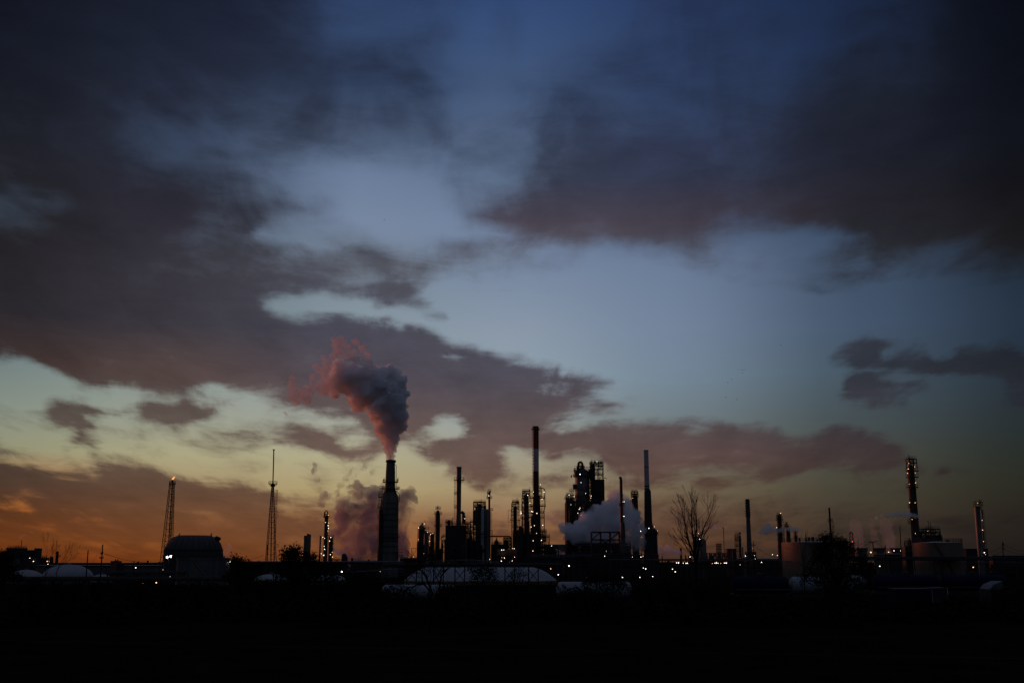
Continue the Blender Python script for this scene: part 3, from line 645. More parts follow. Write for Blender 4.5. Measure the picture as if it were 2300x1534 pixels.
u.pipe([(1017,1162),(1017,1176)],1.4); u.clutter(995,1062,1196,None,46,2,12,-6); u.lamps([(1044,1164.5)]); u.cyl('drum',1046,1214,None,4,m='tan',dy=-9)

# ------------------------------------------------------------------ framed twin drums (1063-1103)
u = U('coker_structure', 'open pipework frame standing against a pale round drum, left half of the paired drums', 'process tower', 1075, 605)
u.frame(1064,1089,[1128,1138,1150,1162,1175,1188,1200,1215,1230,None],9,3,2,.32,1); u.prof('drum', 1086, [(1140,9),(1143,17),(1146,18),(None,18)], 'grey', dy=5)
u.frame(1056,1064,[1172,1184,1198,1212,None],7,1,1,.3,1); u.pipe([(1081,1121),(1081,1140)],1.2,m='red'); u.pipe([(1090,1124),(1090,1142)],1.6,m='red'); u.pipe([(1065,1129),(1065,1127),(1080,1126)],1)
u.prof('drum', 1073, [(1150,7),(1152,9),(None,9)], 'rust', dy=-5); u.pipe([(1083,1132),(1083,1140),(1077,1142),(1077,1225)],1.2,-6,m='rust'); u.pipe([(1069,None),(1069,1135),(1074,1132)],1.3,-6)
u.clutter(1052,1092,1190,None,34,3,8,-3); u.clutter(1064,1090,1130,1180,16,4,8); u.lamps([(1071,1159),(1071,1187),(1071,1222)])
u = U('coker_drum', 'pale drum with a hanging dark pipe, right half of the paired drums', 'process tower', 1096, 600)
u.prof('drum', 1096, [(1143,2),(1144.5,9),(1147,12),(1200,12),(None,12)], 'pale'); u.pipe([(1093,1149,-4),(1093,1200,-4),(1096,1204,-4),(1103,1204,-4)],1.8)
u.prof('drum', 1084, [(1141,3),(1143,12),(1146,15),(None,15)], 'white', dy=2)
u.ladder(1103,1150,1235,dy=-2); u.lamps([(1100,1256)])
u = U('fractionator', 'needle thin column with crowded top platforms behind the paired drums', 'column', 1099, 612)
u.prof('shell', 1099, [(1105,4),(1118,4.6),(None,5)], 'steel'); u.plat(1099,1119,13,4.6); u.plat(1098,1109,8,4); u.frame(1095,1101,[1103,1108,1113,1119],1.5,1,1,.18,1); u.davit(1101,1104,6); u.plat(1104,1146,7,3)
u.lamps([(1098,1113)])
u = U('overhead_pipe', 'dark horizontal overhead pipe run between the paired drums and the lamp lit towers', 'pipe', 1125, 600)
u.pipe([(1102,1204),(1144,1204.5),(1148,1208),(1148,None)],3.2); u.frame(1131,1147,[1208,1215,1222,1230,None],6,2,1,.35,2); u.prof('drum',1137,[(1212,10),(1230,10),(None,10)],'dark')
u.pipe([(1106,None),(1106,1191),(1101,1191)],1)
u.clutter(1104,1150,1222,None,40,5,8,3)
u = U('storage_drum', 'small domed drum under the overhead pipe', 'tank', 1114, 640)
u.prof('shell', 1115, [(1212,4),(1214,8),(1216,10),(1221,11),(None,11)], 'steel'); u.plat(1115,1221,22,11); u.davit(1115,1210,6); u.box('plinth',1103,1130,1222,None,6,'dark')

# ------------------------------------------------------------------ lamp lit towers round the banded chimney
u = U('process_tower', 'shortest of the three lamp lit towers, ringed platforms and an outrigger frame on its left', 'process tower', 1156, 595)
u.prof('shell', 1157, [(1137,6),(1139,8),(1165,8),(None,8.5)], 'steel'); u.frame(1150,1166,[1127,1131,1137,1144,1150],3,2,1,.25,1)
for py, w in ((1150,19),(1158,20),(1168,24),(1184,14)): u.plat(1157, py, w, 8)
u.pipe([(1148,1172),(1141.5,1172),(1141.5,1146),(1149,1146)],.8); u.pipe([(1149,None),(1149,1131),(1152,1127),(1160,1127)],1.3,-2); u.pipe([(1166,1168),(1166,None)],1.6,-2,m='rust'); u.ladder(1152,1150,None,dy=-2)
u.clutter(1146,1170,1180,None,22,6,8); u.davit(1161,1126,9); u.lamps([(1171,1152,'lampo')])
u = U('process_tower', 'middle of the three lamp lit towers, many stacked platforms beside the banded chimney', 'process tower', 1182, 598)
u.prof('shell', 1182, [(1110,7),(1113,10),(1140,11),(1160,12),(None,13)], 'grey'); u.frame(1173,1190,[1103,1108,1113,1120],4,2,1,.3,1)
for py, w in ((1120,20),(1128,23),(1138,26),(1145,26),(1163,30),(1200,24),(1228,34)): u.plat(1183, py, w, 11)
u.frame(1172,1178,[1120,1130,1142,1154,1165,1180,1196,1212,1228,None],5,1,1,.25,1); u.pipe([(1190,1104),(1198,1104),(1198,1230)],1.8,-3); u.pipe([(1173,1130),(1173,None)],1.5,-3,m='rust'); u.pipe([(1193,1165),(1193,None)],1.6,-3,m='rust')
u.clutter(1170,1200,1150,None,34,7,8); u.davit(1189,1101,8); u.lamps([(1185.5,1112),(1190.5,1129),(1170,1149),(1170,1153),(1194,1148),(1196.5,1149),(1193,1183),(1188.5,1216),(1200,1180)])
u = U('banded_chimney', 'tallest chimney with rusty red and white bands rising from lamp lit platforms', 'chimney', 1203, 600)
u.prof('flue', 1203.5, [(960,13.4),(1008,13.2)], 'red', pyx=1000); u.prof('flue', 1203.5, [(1008.1,13.2),(1058.5,13)], 'white', pyx=1000); u.prof('flue', 1203.5, [(1058.6,13),(1112,13)], 'rust', pyx=1000)
u.prof('rim', 1203, [(957.5,14),(959.9,14)], 'dark', pyx=1000); u.prof('column', 1205, [(1112,15),(1140,17),(1180,19),(1230,21),(None,23)], 'rust', pyx=1110); u.plat(1203,965,19,13.2,rail=.8)
u.ladder(1196.6,960,1105,dy=-1.5)
for py, w in ((1119,34),(1137,36),(1152,30),(1163,26),(1194,40),(1212,38),(1228,42)): u.plat(1208, py, w, 17, pyx=1119)
u.pipe([(1211,1096),(1219,1096),(1223.5,1099),(1224,1138),(1222,1146),(1223,None)],2.1); u.pipe([(1217,1140),(1217,None)],1.3,-3); u.pipe([(1229,1215),(1234,1222),(1234,None)],1.5)
u.frame(1209,1216,[1096,1104,1113,1120],3,1,1,.25,1); u.frame(1212,1226,[1194,1205,1216,1228,1240,None],6,2,1,.28,1); u.clutter(1194,1234,1200,None,40,8,9); u.frame(1180,1212,[1228,1238,1248,None],9,4,1,.3,1)
u.lamps([(1214,1088),(1222,1105),(1198,1104.5),(1217.5,1121),(1206,1152.5),(1200,1180),(1219,1179),(1205,1197),(1216,1213),(1197.5,1214),(1197,1237),(1198,1113,'lampo',.3)], dy=-6)
u = U('air_cooler', 'air cooler boxes on stilts lit by orange lamps, left of the three lit towers', 'air cooler', 1140, 560)
for a, b in ((1116,1138),(1139,1161)):
    u.box('fan_box', a, b, 1233, 1247, 7, 'brick'); u.frame(a, b, [1247, 1256, None], 7, 2, 1, .35, 1)
u.lamps([(1127,1234.5),(1131.5,1234.5),(1151,1231.5,'lampo'),(1155,1231.5),(1133,1252.5),(1156,1250.5),(1126,1259.5),(1150.5,1259),(1127,1252,'lampo',.3)], dy=-5)
u = U('process_column', 'low broad column cluster to the right of the banded chimney foot', 'column', 1240, 610)
u.cyl('drum',1238,1229,None,11,m='dark',cap=1); u.cyl('drum',1246,1234,None,6,m='grey'); u.plat(1238,1234,17,11); u.frame(1228,1254,[1230,1240,None],6,3,1,.25,1); u.clutter(1228,1270,1236,None,24,14,8); u.lamps([(1239,1225.5)])

# ------------------------------------------------------------------ reactor building
u = U('cracking_unit', 'massive cracking unit with a pale ribbed vessel, gooseneck pipe and braced tower on top', 'process tower', 1310, 610)
u.prof('vessel', 1307, [(1053,10),(1055,22),(1058,28),(1063,31),(1072,31.5),(1100,31.5),(1106,31.5),(1131,29),(1138,24)], 'pale', pyx=1075)
for py in (1059, 1070, 1101, 1117): u.plat(1307, py, {1059:38,1070:40,1101:34,1117:33}[py], 31, pyx=1075)
u.plat(1284,1104,11,2); u.prof('manway', 1290.5, [(1088,6),(1089,8),(1098,8),(1099,6)], 'dark', dy=-2)
mb = MB(); cxx = u.p(1303,1050).x; zz = u.z(1050); pts = [(cxx + 1.05*cos(a), 607.5, zz + 1.6 + 1.2*sin(a)) for a in [pi*(1 - k/9) for k in range(10)]]
mb.path([Vector((pts[0][0], 607.5, zz - 2))] + [Vector(p) for p in pts] + [Vector((pts[-1][0], 607.5, zz - 1))], .62, 12); mb.build('gooseneck_pipe', 'rust', u.root, True)
u.frame(1296,1312,[1047,1053,1058],4,2,1,.3,1); u.pipe([(1311,1049),(1326,1049)],1.2); u.pipe([(1312,1058),(1316,1052),(1322,1052),(1322,1060)],1.2,-3)
u.frame(1325.5,1354,[1039,1046,1054,1066,1077],6,3,1,.3,1); u.box('drum_casing',1327,1356,1077,1138,8,'dark',dy=2); u.pipe([(1354,1073),(1360,1073),(1363,1076)],1.4)
for px, py, w in ((1336,1102,20),(1348,1112,14)): u.box('ledge', px-w/2, px+w/2, py, py+1, 9.5, 'steel', dy=1)
for px in (1335, 1344, 1351): u.pipe([(px,1076),(px,1130)],1.3,-4)
u.frame(1322,1330,[1072,1084,1096,1108,1120,1132,1145],6,1,1,.35,2)
u.prof('column', 1280, [(1122,14),(1126,18),(1128,20),(1220,20),(None,20)], 'rust', pyx=1125); u.plat(1280,1120,25,14); u.frame(1271,1289,[1112,1120,1128],4,3,1,.25,0)
for px, t in ((1274,1107),(1277,1106),(1282,1109),(1286,1113)): u.pipe([(px,t),(px,1122)],1.1)
u.box('reactor_casing', 1272, 1345, 1136, None, 16, 'dark', dy=3); u.frame(1271,1346,[1128,1142,1156,1170,1184,1198,1212,1226,None],18,6,2,.35,1)
for px, t, b, w in ((1318,1122,1150,8),(1295,1140,1165,7),(1304,1138,1160,5),(1310,1142,1170,6),(1330,1130,1160,9),(1324,1125,1170,3)): u.cyl('drum', px, t, b, w, m='rust' if w > 6 else 'grey', dy=-8, n=14)
for px in range(1296,1320,4): u.pipe([(px,1118),(px+ (1307-px)*.35,1131)],.9,-4.2 + abs(px-1307)*.1)
u.clutter(1272,1300,1120,1200,26,9,8,-8); u.clutter(1300,1345,1136,1210,30,10,8,-10,'rust'); u.clutter(1326,1356,1040,1076,12,11,6); u.clutter(1287,1300,1050,1072,8,12,6); u.davit(1328,1038,7); u.davit(1335,1038,6); u.davit(1349,1040,5); u.davit(1291,1058,5); u.davit(1283,1070,4)
u.lamps([(1303,1065,'lampw',.7),(1341,1036.5),(1289.5,1115,'lampw',.35),(1278,1111.5),(1282,1133),(1328,1113.5),(1327,1118,'lampo'),(1315.5,1108,'lampw',.3),(1301,1143.5),(1303,1140.5),(1298,1152),(1305,1156),(1311,1151.5),(1305,1083.5,'lampw',.25),(1310,1140,'lampo',.3)], dy=-14)
u = U('elevated_frame', 'braced open steel table frame standing in front of the steam bank', 'steel frame', 1358, 500)
u.frame(1328,1390,[1195,1212,1224,None],5,3,1,.42,1,False)
u = U('equipment_block', 'broad dark equipment block with piping under the braced table frame', 'plant building', 1355, 540)
u.box('casing',1302,1408,1226,None,16,'dark'); u.frame(1300,1410,[1221,1232,1244,None],18,8,1,.3,1); u.box('duct',1290,1326,1220,1226,5,'grey',dy=-6); u.box('panel',1399,1415,1228,1254,3,'grey',dy=-11)
u.clutter(1300,1420,1226,None,60,13,12,-8); u.lamps([(1326.5,1248.5),(1331,1247),(1358,1248.5),(1373,1237,'lampw',.25),(1362,1237,'lampw',.25),(1409,1250,'lampo'),(1416,1236,'lampo',.3)], dy=-12)

# ------------------------------------------------------------------ stacks to the right
u = U('thin_stack', 'thin dark stack stepped wider near its foot, standing in the steam bank', 'stack', 1395, 530)
u.prof('flue', 1395, [(1075,6.4),(1120,7.2),(1173,7.8)], 'steel', pyx=1100); u.prof('cap', 1394, [(1070.6,6.6),(1075,6.6)], 'dark', pyx=1100); u.prof('foot', 1396.5, [(1173,9),(1180,10),(1200,12),(None,14)], 'grey', pyx=1100)
u.plat(1395,1136,9.5,7.5); u.plat(1398,1207,14,11); u.ladder(1401,1128,1137,dy=-.5); u.ladder(1399.5,1128,1200,dy=-1.2); u.lamps([(1402,1126.5,'lampw',.55),(1401.5,1159,'lampw',.5),(1399,1127,'lampo',.35)])
u = U('distillation_column', 'dark leaning column with caged top, half hidden behind the steam bank', 'column', 1427, 640)
u.prof('shell', 1425.5, [(1112,9),(1115,13),(1119,14),(1195,15),(None,15.5)], 'rust', pyx=1110); u.frame(1418,1432,[1104,1110,1116],4,2,1,.3,0); u.plat(1426,1116,18,13,rail=2); u.plat(1418,1127,5,1.5)
for py in (1155,1162,1175): u.plat(1434,py,6,1.5,pyx=1155)
u.ladder(1434,1150,1176); u.lamps([(1421,1118,'lampo')])
u = U('bottle_chimney', 'chimney with a slim pale upper flue on a broad dark bottle shaped body', 'chimney', 1455, 560)
u.prof('flue', 1452, [(1012.5,10.2),(1049,10.4)], 'white', pyx=1050); u.prof('flue', 1452, [(1049.3,10.6),(1090.5,11)], 'white', pyx=1050); u.prof('rim', 1452, [(1010.8,10.8),(1012.6,10.8)], 'dark', pyx=1050)
u.prof('collar', 1452, [(1047.9,11.2),(1049.2,11.2)], 'dark', pyx=1050); u.prof('collar', 1452, [(1090.6,12),(1093,12)], 'dark', pyx=1050); u.prof('flue', 1452, [(1093,10.5),(1099,10.5)], 'white', pyx=1050); u.plat(1452,1099.5,13.5,11,pyx=1050,rail=.9)
u.prof('body', 1454.5, [(1100,12),(1104,15),(1150,16.5),(1200,19),(1240,22),(None,26)], 'dark', pyx=1104); u.plat(1456,1200,28,20); u.pipe([(1444,1190),(1444,1176),(1447,1170)],1); u.clutter(1408,1446,1236,None,30,15,10,10); u.lamps([(1457.5,1186),(1439,1192.5,'lampw',.5)], dy=-7)
u = U('pressure_vessel', 'dark round topped vessel hugging the right side of the bottle shaped chimney', 'tank', 1464, 566)
u.prof('shell', 1462, [(1184.5,6),(1186,16),(1189,23),(1194,27),(1235,28),(None,28)], 'dark'); u.plat(1474,1197,6,1.5); u.plat(1462,1200,33,28); u.davit(1466,1182,7); u.lamps([(1476.5,1191.5,'lampo',.3),(1470,1182,'lampw',.25),(1441,1205,'lampo',.3)],dy=-8)
for q, (px, t, w) in enumerate(((1529,1231,4.5),(1551,1237,4),(1487,1241,2.2),(1668,1229,2.5))):
    u = U('short_stack', ['short dark stack left of the pair of rounded tanks','shorter dark stack beside the left rounded tank','thin dark post right of the bottle shaped chimney','slim dark post between the framed column and the spiral chimney'][q], 'stack', px, 640)
    u.prof('flue', px, [(t,w),(None,w*1.1)], 'dark'); u.prof('rim', px, [(t-.8,w*1.15),(t,w*1.15)], 'dark')
u = U('twin_tank', 'pair of tall rounded tanks behind the leafless tree, the left one taller with a rail', 'tank', 1571, 560)
u.prof('shell', 1563.5, [(1205,10),(1207,14),(1255,14),(None,14)], 'grey'); u.prof('shell', 1578.5, [(1209,3),(1211,10),(1215,14),(1255,14.4),(None,14.4)], 'grey'); u.plat(1564,1206,17,11); u.clutter(1540,1600,1244,None,24,16,8); u.lamps([(1569,1197.5),(1572,1210.5)])
u = U('pipe_trestle', 'low lattice pipe trestle running right from the paired rounded tanks', 'pipe trestle', 1610, 640)
u.frame(1588,1632,[1242,1250,None],2,9,1,.3,1,False)
u = U('lattice_tower', 'small square lattice tower right of the paired rounded tanks', 'lattice tower', 1614, 660)
u.frame(1609,1619,[1221,1227,1233,1239,1246,None],2.6,2,1,.22,2,False)
u = U('vent_pole', 'bent vent pole blowing a thin steam trail to the left', 'vent pipe', 1625, 650)
u.pipe([(1621.5,1184.5),(1625,1185),(1625.5,1200),(1626.5,None)],1.6)
for q, (a, b, t) in enumerate(((1631,1642,1233),(1647,1651.5,1233))):
    u = U('equipment_block', ['broad brick coloured block left of the framed column','narrow dark block touching the framed column'][q], 'plant building', (a+b)/2, 640)
    u.box('casing',a,b,t,None,6,'brick' if q == 0 else 'dark'); u.box('parapet',a-.6,b+.6,t-1.2,t,6.6,'dark')
u = U('distillation_column', 'slim column with an open frame on its left, left of the spiral chimney', 'column', 1662, 630)
u.prof('shell', 1661.5, [(1202,3),(1204,5),(1250,6),(None,6.4)], 'steel'); u.frame(1651,1657.5,[1200,1207,1214,1226,1238,None],3,1,1,.25,0); u.plat(1661,1200,5,2); u.plat(1658,1214,14,5); u.ladder(1654,1202,None); u.davit(1662,1199,4)
u.lamps([(1662.5,1255,'lampo'),(1662.5,1268)])
u = U('spiral_chimney', 'plain grey chimney with twisted spiral fins round its top', 'chimney', 1683, 600)
u.prof('flue', 1681, [(1120.5,7.6),(1160,8.6),(1237,11),(None,11)], 'grey', pyx=1180); u.box('base',1676,1695,1239,None,7,'dark'); u.box('base',1671,1696,1252,None,9,'dark')
mb = MB(); x0 = u.p(1681,1180).x
for ph in (0, 2*pi/3, 4*pi/3):
    for i in range(60):
        a0 = ph + i*.24; a1 = ph + (i+1)*.24; z0 = u.z(1122) - i*.155*1.0; r = 1.05 + i*.0022
        mb.bar((x0 + r*cos(a0), 600 + r*sin(a0), z0), (x0 + r*cos(a1), 600 + r*sin(a1), z0 - .17), .42)
mb.build('spiral_fin', 'steel', u.root)
u.lamps([(1691,1231,'lampr',.4),(1674.5,1248),(1694.5,1247),(1693,1257,'lampo',.35),(1696.5,1255,'lampw',.55),(1691,1263,'lampw',.5)], dy=-6)
u = U('distillation_column', 'dark column crowned with platforms left of the tan tank', 'column', 1750, 560)
u.prof('shell', 1750, [(1157,5),(1160,9),(1180,10),(1215,11),(None,13)], 'rust', pyx=1165)
for py, w in ((1158,10),(1162,14),(1168,15),(1193,14),(1203,13),(1213,13),(1230,13)): u.plat(1750, py, w, 8, pyx=1165)
u.davit(1751,1155,7); u.ladder(1757,1165,None); u.pipe([(1756.5,1190),(1761,1192),(1761,1220)],1.4); u.lamps([(1753,1152),(1744.5,1184.5),(1746,1247),(1735,1245)])
u = U('distillation_column', 'shorter stout column rising behind the left side of the tan tank', 'column', 1770, 570)
u.prof('shell', 1769.5, [(1182,4),(1185,8),(1190,9.5),(None,10)], 'dark'); u.plat(1770,1186,14,8); u.frame(1763,1769,[1177,1182,1187],2,1,1,.25,1); u.pipe([(1761,1215),(1761,1184),(1765,1181)],1.8); u.davit(1766,1176,5)
u = U('distillation_column', 'small stepped column poking above the middle left of the tan tank', 'column', 1786, 575)
u.prof('shell', 1787, [(1199,3),(1202,6),(1212,7),(None,7)], 'dark'); u.plat(1787,1198,9,3); u.plat(1787,1208,10,6); u.davit(1786,1196,4)
u = U('thin_stack', 'thin dark stack with one ring platform behind the bushy tree', 'stack', 1865, 560)
u.prof('flue', 1863.5, [(1140,4),(1166,4.4),(1200,5),(None,7)], 'dark', pyx=1160); u.plat(1865,1170,12,4.5); u.ladder(1870,1172,1205); u.plat(1869,1198,6,1.5)
u = U('lattice_tower', 'slim lattice tower with a red beacon right of the bushy tree', 'lattice tower', 1914, 620)
x = u.p(1913,1220).x; mb = MB(); mb.lattice(x, 620, [(0,1.2,0)] + [(u.z(p), 1.2 - (1250-p)*.008, 0) for p in (1250,1240,1230,1222,1214,1206,1196)], .16, .1); mb.build('mast','dark',u.root)
u.plat(1913,1222,9,2); u.lamps([(1914.5,1216,'lampr',.4)]); u.davit(1911,1196,3)

# ------------------------------------------------------------------ right end
u = U('distillation_column', 'tall tapering column studded with paired lamps, open crane frame on its crown', 'column', 2052, 520)
u.prof('shell', 2049, [(1044,6),(1048,11),(1052,14),(1100,16),(1150,17),(1200,18),(None,20)], 'rust', pyx=1100); u.frame(2038,2055,[1031,1040,1052],4,2,1,.32,0); u.pipe([(2031,1031.5),(2055,1031.5)],1.3)
for py, w in ((1058,28),(1072,28),(1094.5,27),(1139,11),(1174,12)): u.plat(2049 if py < 1110 else 2045, py, w, 14 if py < 1110 else 2, rail=1.8)
u.davit(2041,1030,9); u.ladder(2044,1096,None); u.pipe([(2046,1052),(2046,1036),(2050,1034)],1.3)
u.lamps([(2041,1040.5),(2054.5,1048),(2040,1053),(2038.5,1062.5),(2056,1062),(2042,1087),(2056.5,1084),(2043,1128.5),(2055.5,1129),(2048.5,1166),(2056,1199,'lampr',.35),(2057,1214,'lampo',.5)], dy=-6, kind='lampo', r=.42)
u = U('open_structure', 'crowded open frame with drums and vent pipes right of the tall lamp studded column', 'steel frame', 2085, 500)
u.frame(2071,2103,[1188,1195,1203,None],8,3,1,.3,1); u.cyl('drum',2067,1193,None,8,m='dark'); u.cyl('drum',2110,1205,None,12,m='dark',cap=1.2); u.box('casing',2062,2108,1206,None,7,'dark')
u.clutter(2060,2112,1194,None,40,18,8); u.pipe([(2083,1169.5),(2086,1172),(2086,1188)],1.1); u.pipe([(2090,1174),(2090,1190)],1.2); u.pipe([(2066,1196),(2072,1193),(2080,1196),(2080,1206)],1.5,-5); u.pipe([(2098,1190),(2092,1200),(2092,None)],1.2,-5); u.cyl('drum',2052,1197,None,7,m='dark',cap=.8)
u.lamps([(2056,1197,'lampo',.3),(2084,1192,'lampo',.3)])
u = U('open_structure', 'low dark platform cluster left of the tall lamp studded column', 'steel frame', 2040, 530)
u.frame(2035,2048,[1214,1220,1227,None],5,2,1,.3,1); u.box('casing',2028,2052,1228,None,6,'dark'); u.clutter(2028,2052,1222,None,20,17,8); u.davit(2042,1214,5); u.cyl('drum',2040,1217,None,5,m='dark')
u = U('distillation_column', 'smooth leaning grey column with caged ladder and lamps on its right side', 'column', 2202, 540)
u.prof('shell', 2195, [(1138,11.5),(1141,12),(None,13.5)], 'grey', pyx=1150); u.plat(2195,1138,17,8,rail=2.6); u.davit(2200,1128,7); u.pipe([(2188,1138),(2188,1128),(2191.5,1127),(2192,1138)],.9)
u.frame(2201,2205,[1128,1134,1140],2,1,1,.2,0); u.pipe([(2201,1141),(2204,1144),(2206,1155),(2213,None)],1.4,-1); u.ladder(2207,1146,None); u.pipe([(2202,1140),(2207,1146),(2207,None)],1.1,-1)
u.lamps([(2196,1129.5),(2206,1168),(2207,1190),(2209,1215.5),(2211,1240.5,'lampw',.5),(2213,1245,'lampo',.4)], dy=-3, kind='lampo')
for q, (a, b, t) in enumerate(((1919,1949,1231),(1960,1988,1231),(1998,2030,1231))):
    u = U('cooling_tower', ['leftmost of three flat flared cooling tower cells on the right horizon','middle of three flat flared cooling tower cells on the right horizon','rightmost of three flat flared cooling tower cells on the right horizon'][q], 'cooling tower', (a+b)/2, 1150, 'cooling tower cells')
    u.prof('shell', (a+b)/2, [(t,b-a),(t+10,b-a-6),(None,b-a-4)], 'conc'); u.prof('rim', (a+b)/2, [(t-.7,b-a+1),(t,b-a+1)], 'dark')
for q, (a, b, t, Y, m, lab) in enumerate((
    (2152,2200,1231,700,'dark','long flat dark building between the tan tank and the leaning grey column'),
    (796,857,1258,900,'dark','low flat cooling block left of the great stack base'),
    (1980,2045,1243,640,'dark','low dark shed in front of the cooling tower cells'),
    (98,370,1268,700,'conc','very long low pale roofed warehouse behind the left domes'),
    (1225,1300,1222,760,'conc','wide pale storage shed left of the cracking unit'),
    (2215,2300,1246,900,'dark','dark low sheds along the far right horizon'),
    (1590,1760,1254,700,'dark','long dark low building beneath the right horizon lamps'),
    (903,940,1252,700,'dark','small dark mound roofed shed between the great stack and the squat column'))):
    u = U('low_building', lab, 'building', (a+b)/2, Y); u.box('walls',a,b,t+1.5,None,24,m)
    x0 = u.p(a,t).x; x1 = x0 + (b-a)*u.s; mb = MB(); z = u.z(t+1.5); mb._add([(x0-.5,Y-12.5,z),(x1+.5,Y-12.5,z),(x1+.5,Y+12.5,z),(x0-.5,Y+12.5,z),(x0-.5,Y,z+1.5*u.s),(x1+.5,Y,z+1.5*u.s)],[(0,1,5,4),(3,4,5,2),(0,4,3),(1,2,5),(0,3,2,1)]); mb.build('roof','grey',u.root)

# ------------------------------------------------------------------ far left
u = U('boiler_house', 'dark boiler house with roof block, side frames and a thin smoking stack', 'plant building', 40, 900)
u.box('walls',10,58,1255,None,20,'conc'); u.box('roof_block',25,52,1230,1256,16,'dark'); u.frame(19,26,[1233,1240,1247,1256],10,1,1,.4,1); u.frame(51,57,[1240,1248,1256],8,1,1,.4,1); u.pipe([(48.5,1212),(47.5,1231)],1.6,part='thin_stack'); u.frame(26,51,[1228,1230],14,4,1,.3,0)
u = U('boiler_house', 'second dark boiler house with a square flue and small lamps beside it', 'plant building', 78, 900)
u.box('roof_block',67,83,1235,1252,14,'dark'); u.box('flue',82,90,1231,None,8,'dark',dy=-3); u.box('walls',57,98,1252,None,20,'dark'); u.frame(60,67,[1240,1246,1253],8,1,1,.4,1); u.frame(90,100,[1250,1258,None],8,2,1,.4,1)
u.lamps([(67,1253),(75,1260),(106,1260,'lampo',.5),(111,1260,'lampo',.5),(107.5,1266.5)], dy=-12)
u = U('silo', 'small round topped silo beside the broad short stack', 'silo', 116, 850)
u.prof('shell',116,[(1249,3),(1251,7),(1254,8.5),(None,8.5)],'dark')
u = U('short_stack', 'broad short dark stack on the left horizon', 'stack', 129, 850); u.prof('flue',129,[(1239,6),(None,7)],'dark'); u.prof('rim',129,[(1238,7),(1239,7)],'dark'); u.plat(132,1250,5,1.5)
u = U('control_building', 'small square control building with rooftop gear behind the warehouse', 'building', 264, 640)
u.box('walls',254,268,1260,None,8,'brick'); u.box('walls',268,275,1264.5,None,7,'dark'); u.box('parapet',253.5,268.5,1259.3,1260,8.4,'dark'); u.davit(259,1259,4); u.davit(264,1259,3)

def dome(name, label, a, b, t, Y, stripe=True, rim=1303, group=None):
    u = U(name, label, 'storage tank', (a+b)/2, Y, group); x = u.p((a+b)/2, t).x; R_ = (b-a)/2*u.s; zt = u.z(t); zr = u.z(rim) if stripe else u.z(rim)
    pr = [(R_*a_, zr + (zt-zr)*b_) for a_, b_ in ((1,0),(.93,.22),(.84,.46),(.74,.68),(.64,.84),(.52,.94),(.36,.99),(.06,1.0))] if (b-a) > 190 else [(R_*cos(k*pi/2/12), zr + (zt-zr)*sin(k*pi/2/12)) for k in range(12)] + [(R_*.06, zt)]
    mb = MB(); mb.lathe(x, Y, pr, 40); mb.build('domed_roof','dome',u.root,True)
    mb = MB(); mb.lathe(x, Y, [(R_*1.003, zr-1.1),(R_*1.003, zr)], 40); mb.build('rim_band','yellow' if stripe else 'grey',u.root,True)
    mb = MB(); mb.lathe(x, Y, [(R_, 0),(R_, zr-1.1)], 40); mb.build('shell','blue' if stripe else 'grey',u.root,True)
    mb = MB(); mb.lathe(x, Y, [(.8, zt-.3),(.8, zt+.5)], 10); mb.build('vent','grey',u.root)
dome('domed_tank','largest plain white domed tank behind the left trestle',100,208,1267,420,False,1298)
dome('domed_tank','small low white domed tank right of the largest left dome',205,252,1289,410,False,1306)
dome('domed_tank','dim wide white dome partly hidden by bushes at far left',22,98,1279,430,False,1304)
dome('domed_tank','white dome with yellow rim between the lattice mast and the leafy tree',573,648,1289,330)
dome('domed_tank','white dome with yellow rim right of the leafy tree',700,775,1289,330)
dome('domed_tank','left half of the long white flat topped dome pair, behind the dead crooked tree',911,1128,1271,330)
dome('domed_tank','right half of the long white flat topped dome pair, lamps above it',1034,1248,1272,338)

def truss(name, label, a, b, top, bot, Y, n, legs, dip=0, group=None, m='dark', cat='pipe trestle'):
    u = U(name, label, cat, (a+b)/2, Y, group, py=top); x0 = u.p(a,top).x; x1 = u.p(b,top).x; zt = u.z(top); zb = u.z(bot)
    mb = MB()
    for y in (Y-1, Y+1):
        mb.bar((x0,y,zt),(x1,y,zt),.28); mb.bar((x0,y,zb),(x1,y,zb),.28)
        for i in range(n+1):
            x = x0+(x1-x0)*i/n; mb.bar((x,y,zb),(x,y,zt),.16)
            if i < n:
                xn = x0+(x1-x0)*(i+1)/n; mb.bar((x,y,zb if i%2 else zt),(xn,y,zt if i%2 else zb),.13)
    mb.build('truss','dark',u.root)
    for lx in legs:
        x = u.p(lx,top).x; mb = MB()
        for dx in (-1.3,1.3): mb.bar((x+dx,Y,0),(x+dx,Y,zt),.3)
        k = 0; z = 0
        while z < zt-2:
            mb.bar((x-1.3,Y,z),(x+1.3,Y,z+3),.14); mb.bar((x+1.3,Y,z),(x-1.3,Y,z+3),.14); z += 3
        mb.build('leg','dark',u.root)
    for dy, r in ((-.5,.16),(.3,.12),(.8,.2)):
        mb = MB(); mb.tube((x0,Y+dy,zt+r+.15),(x1,Y+dy,zt+r+.15),r,n=10); mb.build('pipe',m,u.root,True)
    return u
truss('pipe_trestle','long low dark pipe trestle running in front of the left domes',-30,560,1299,1303,300,40,[105,130,180,210,232,255,330,440],m='dark')
u = truss('pipe_trestle','short two level pipe trestle left of the white cylindrical tank',250,415,1286,1299,310,12,[252,266,310,413],m='dark')
truss('pipe_trestle','central pipe trestle crossing from the lattice mast to the great stack',440,905,1263,1266,420,46,[500,566,640,830,860],m='grey')
truss('pipe_trestle','pipe trestle on cross braced legs in front of the long white dome pair',860,1262,1268,1272,300,36,[925,985,1033,1145,1198],m='dark')
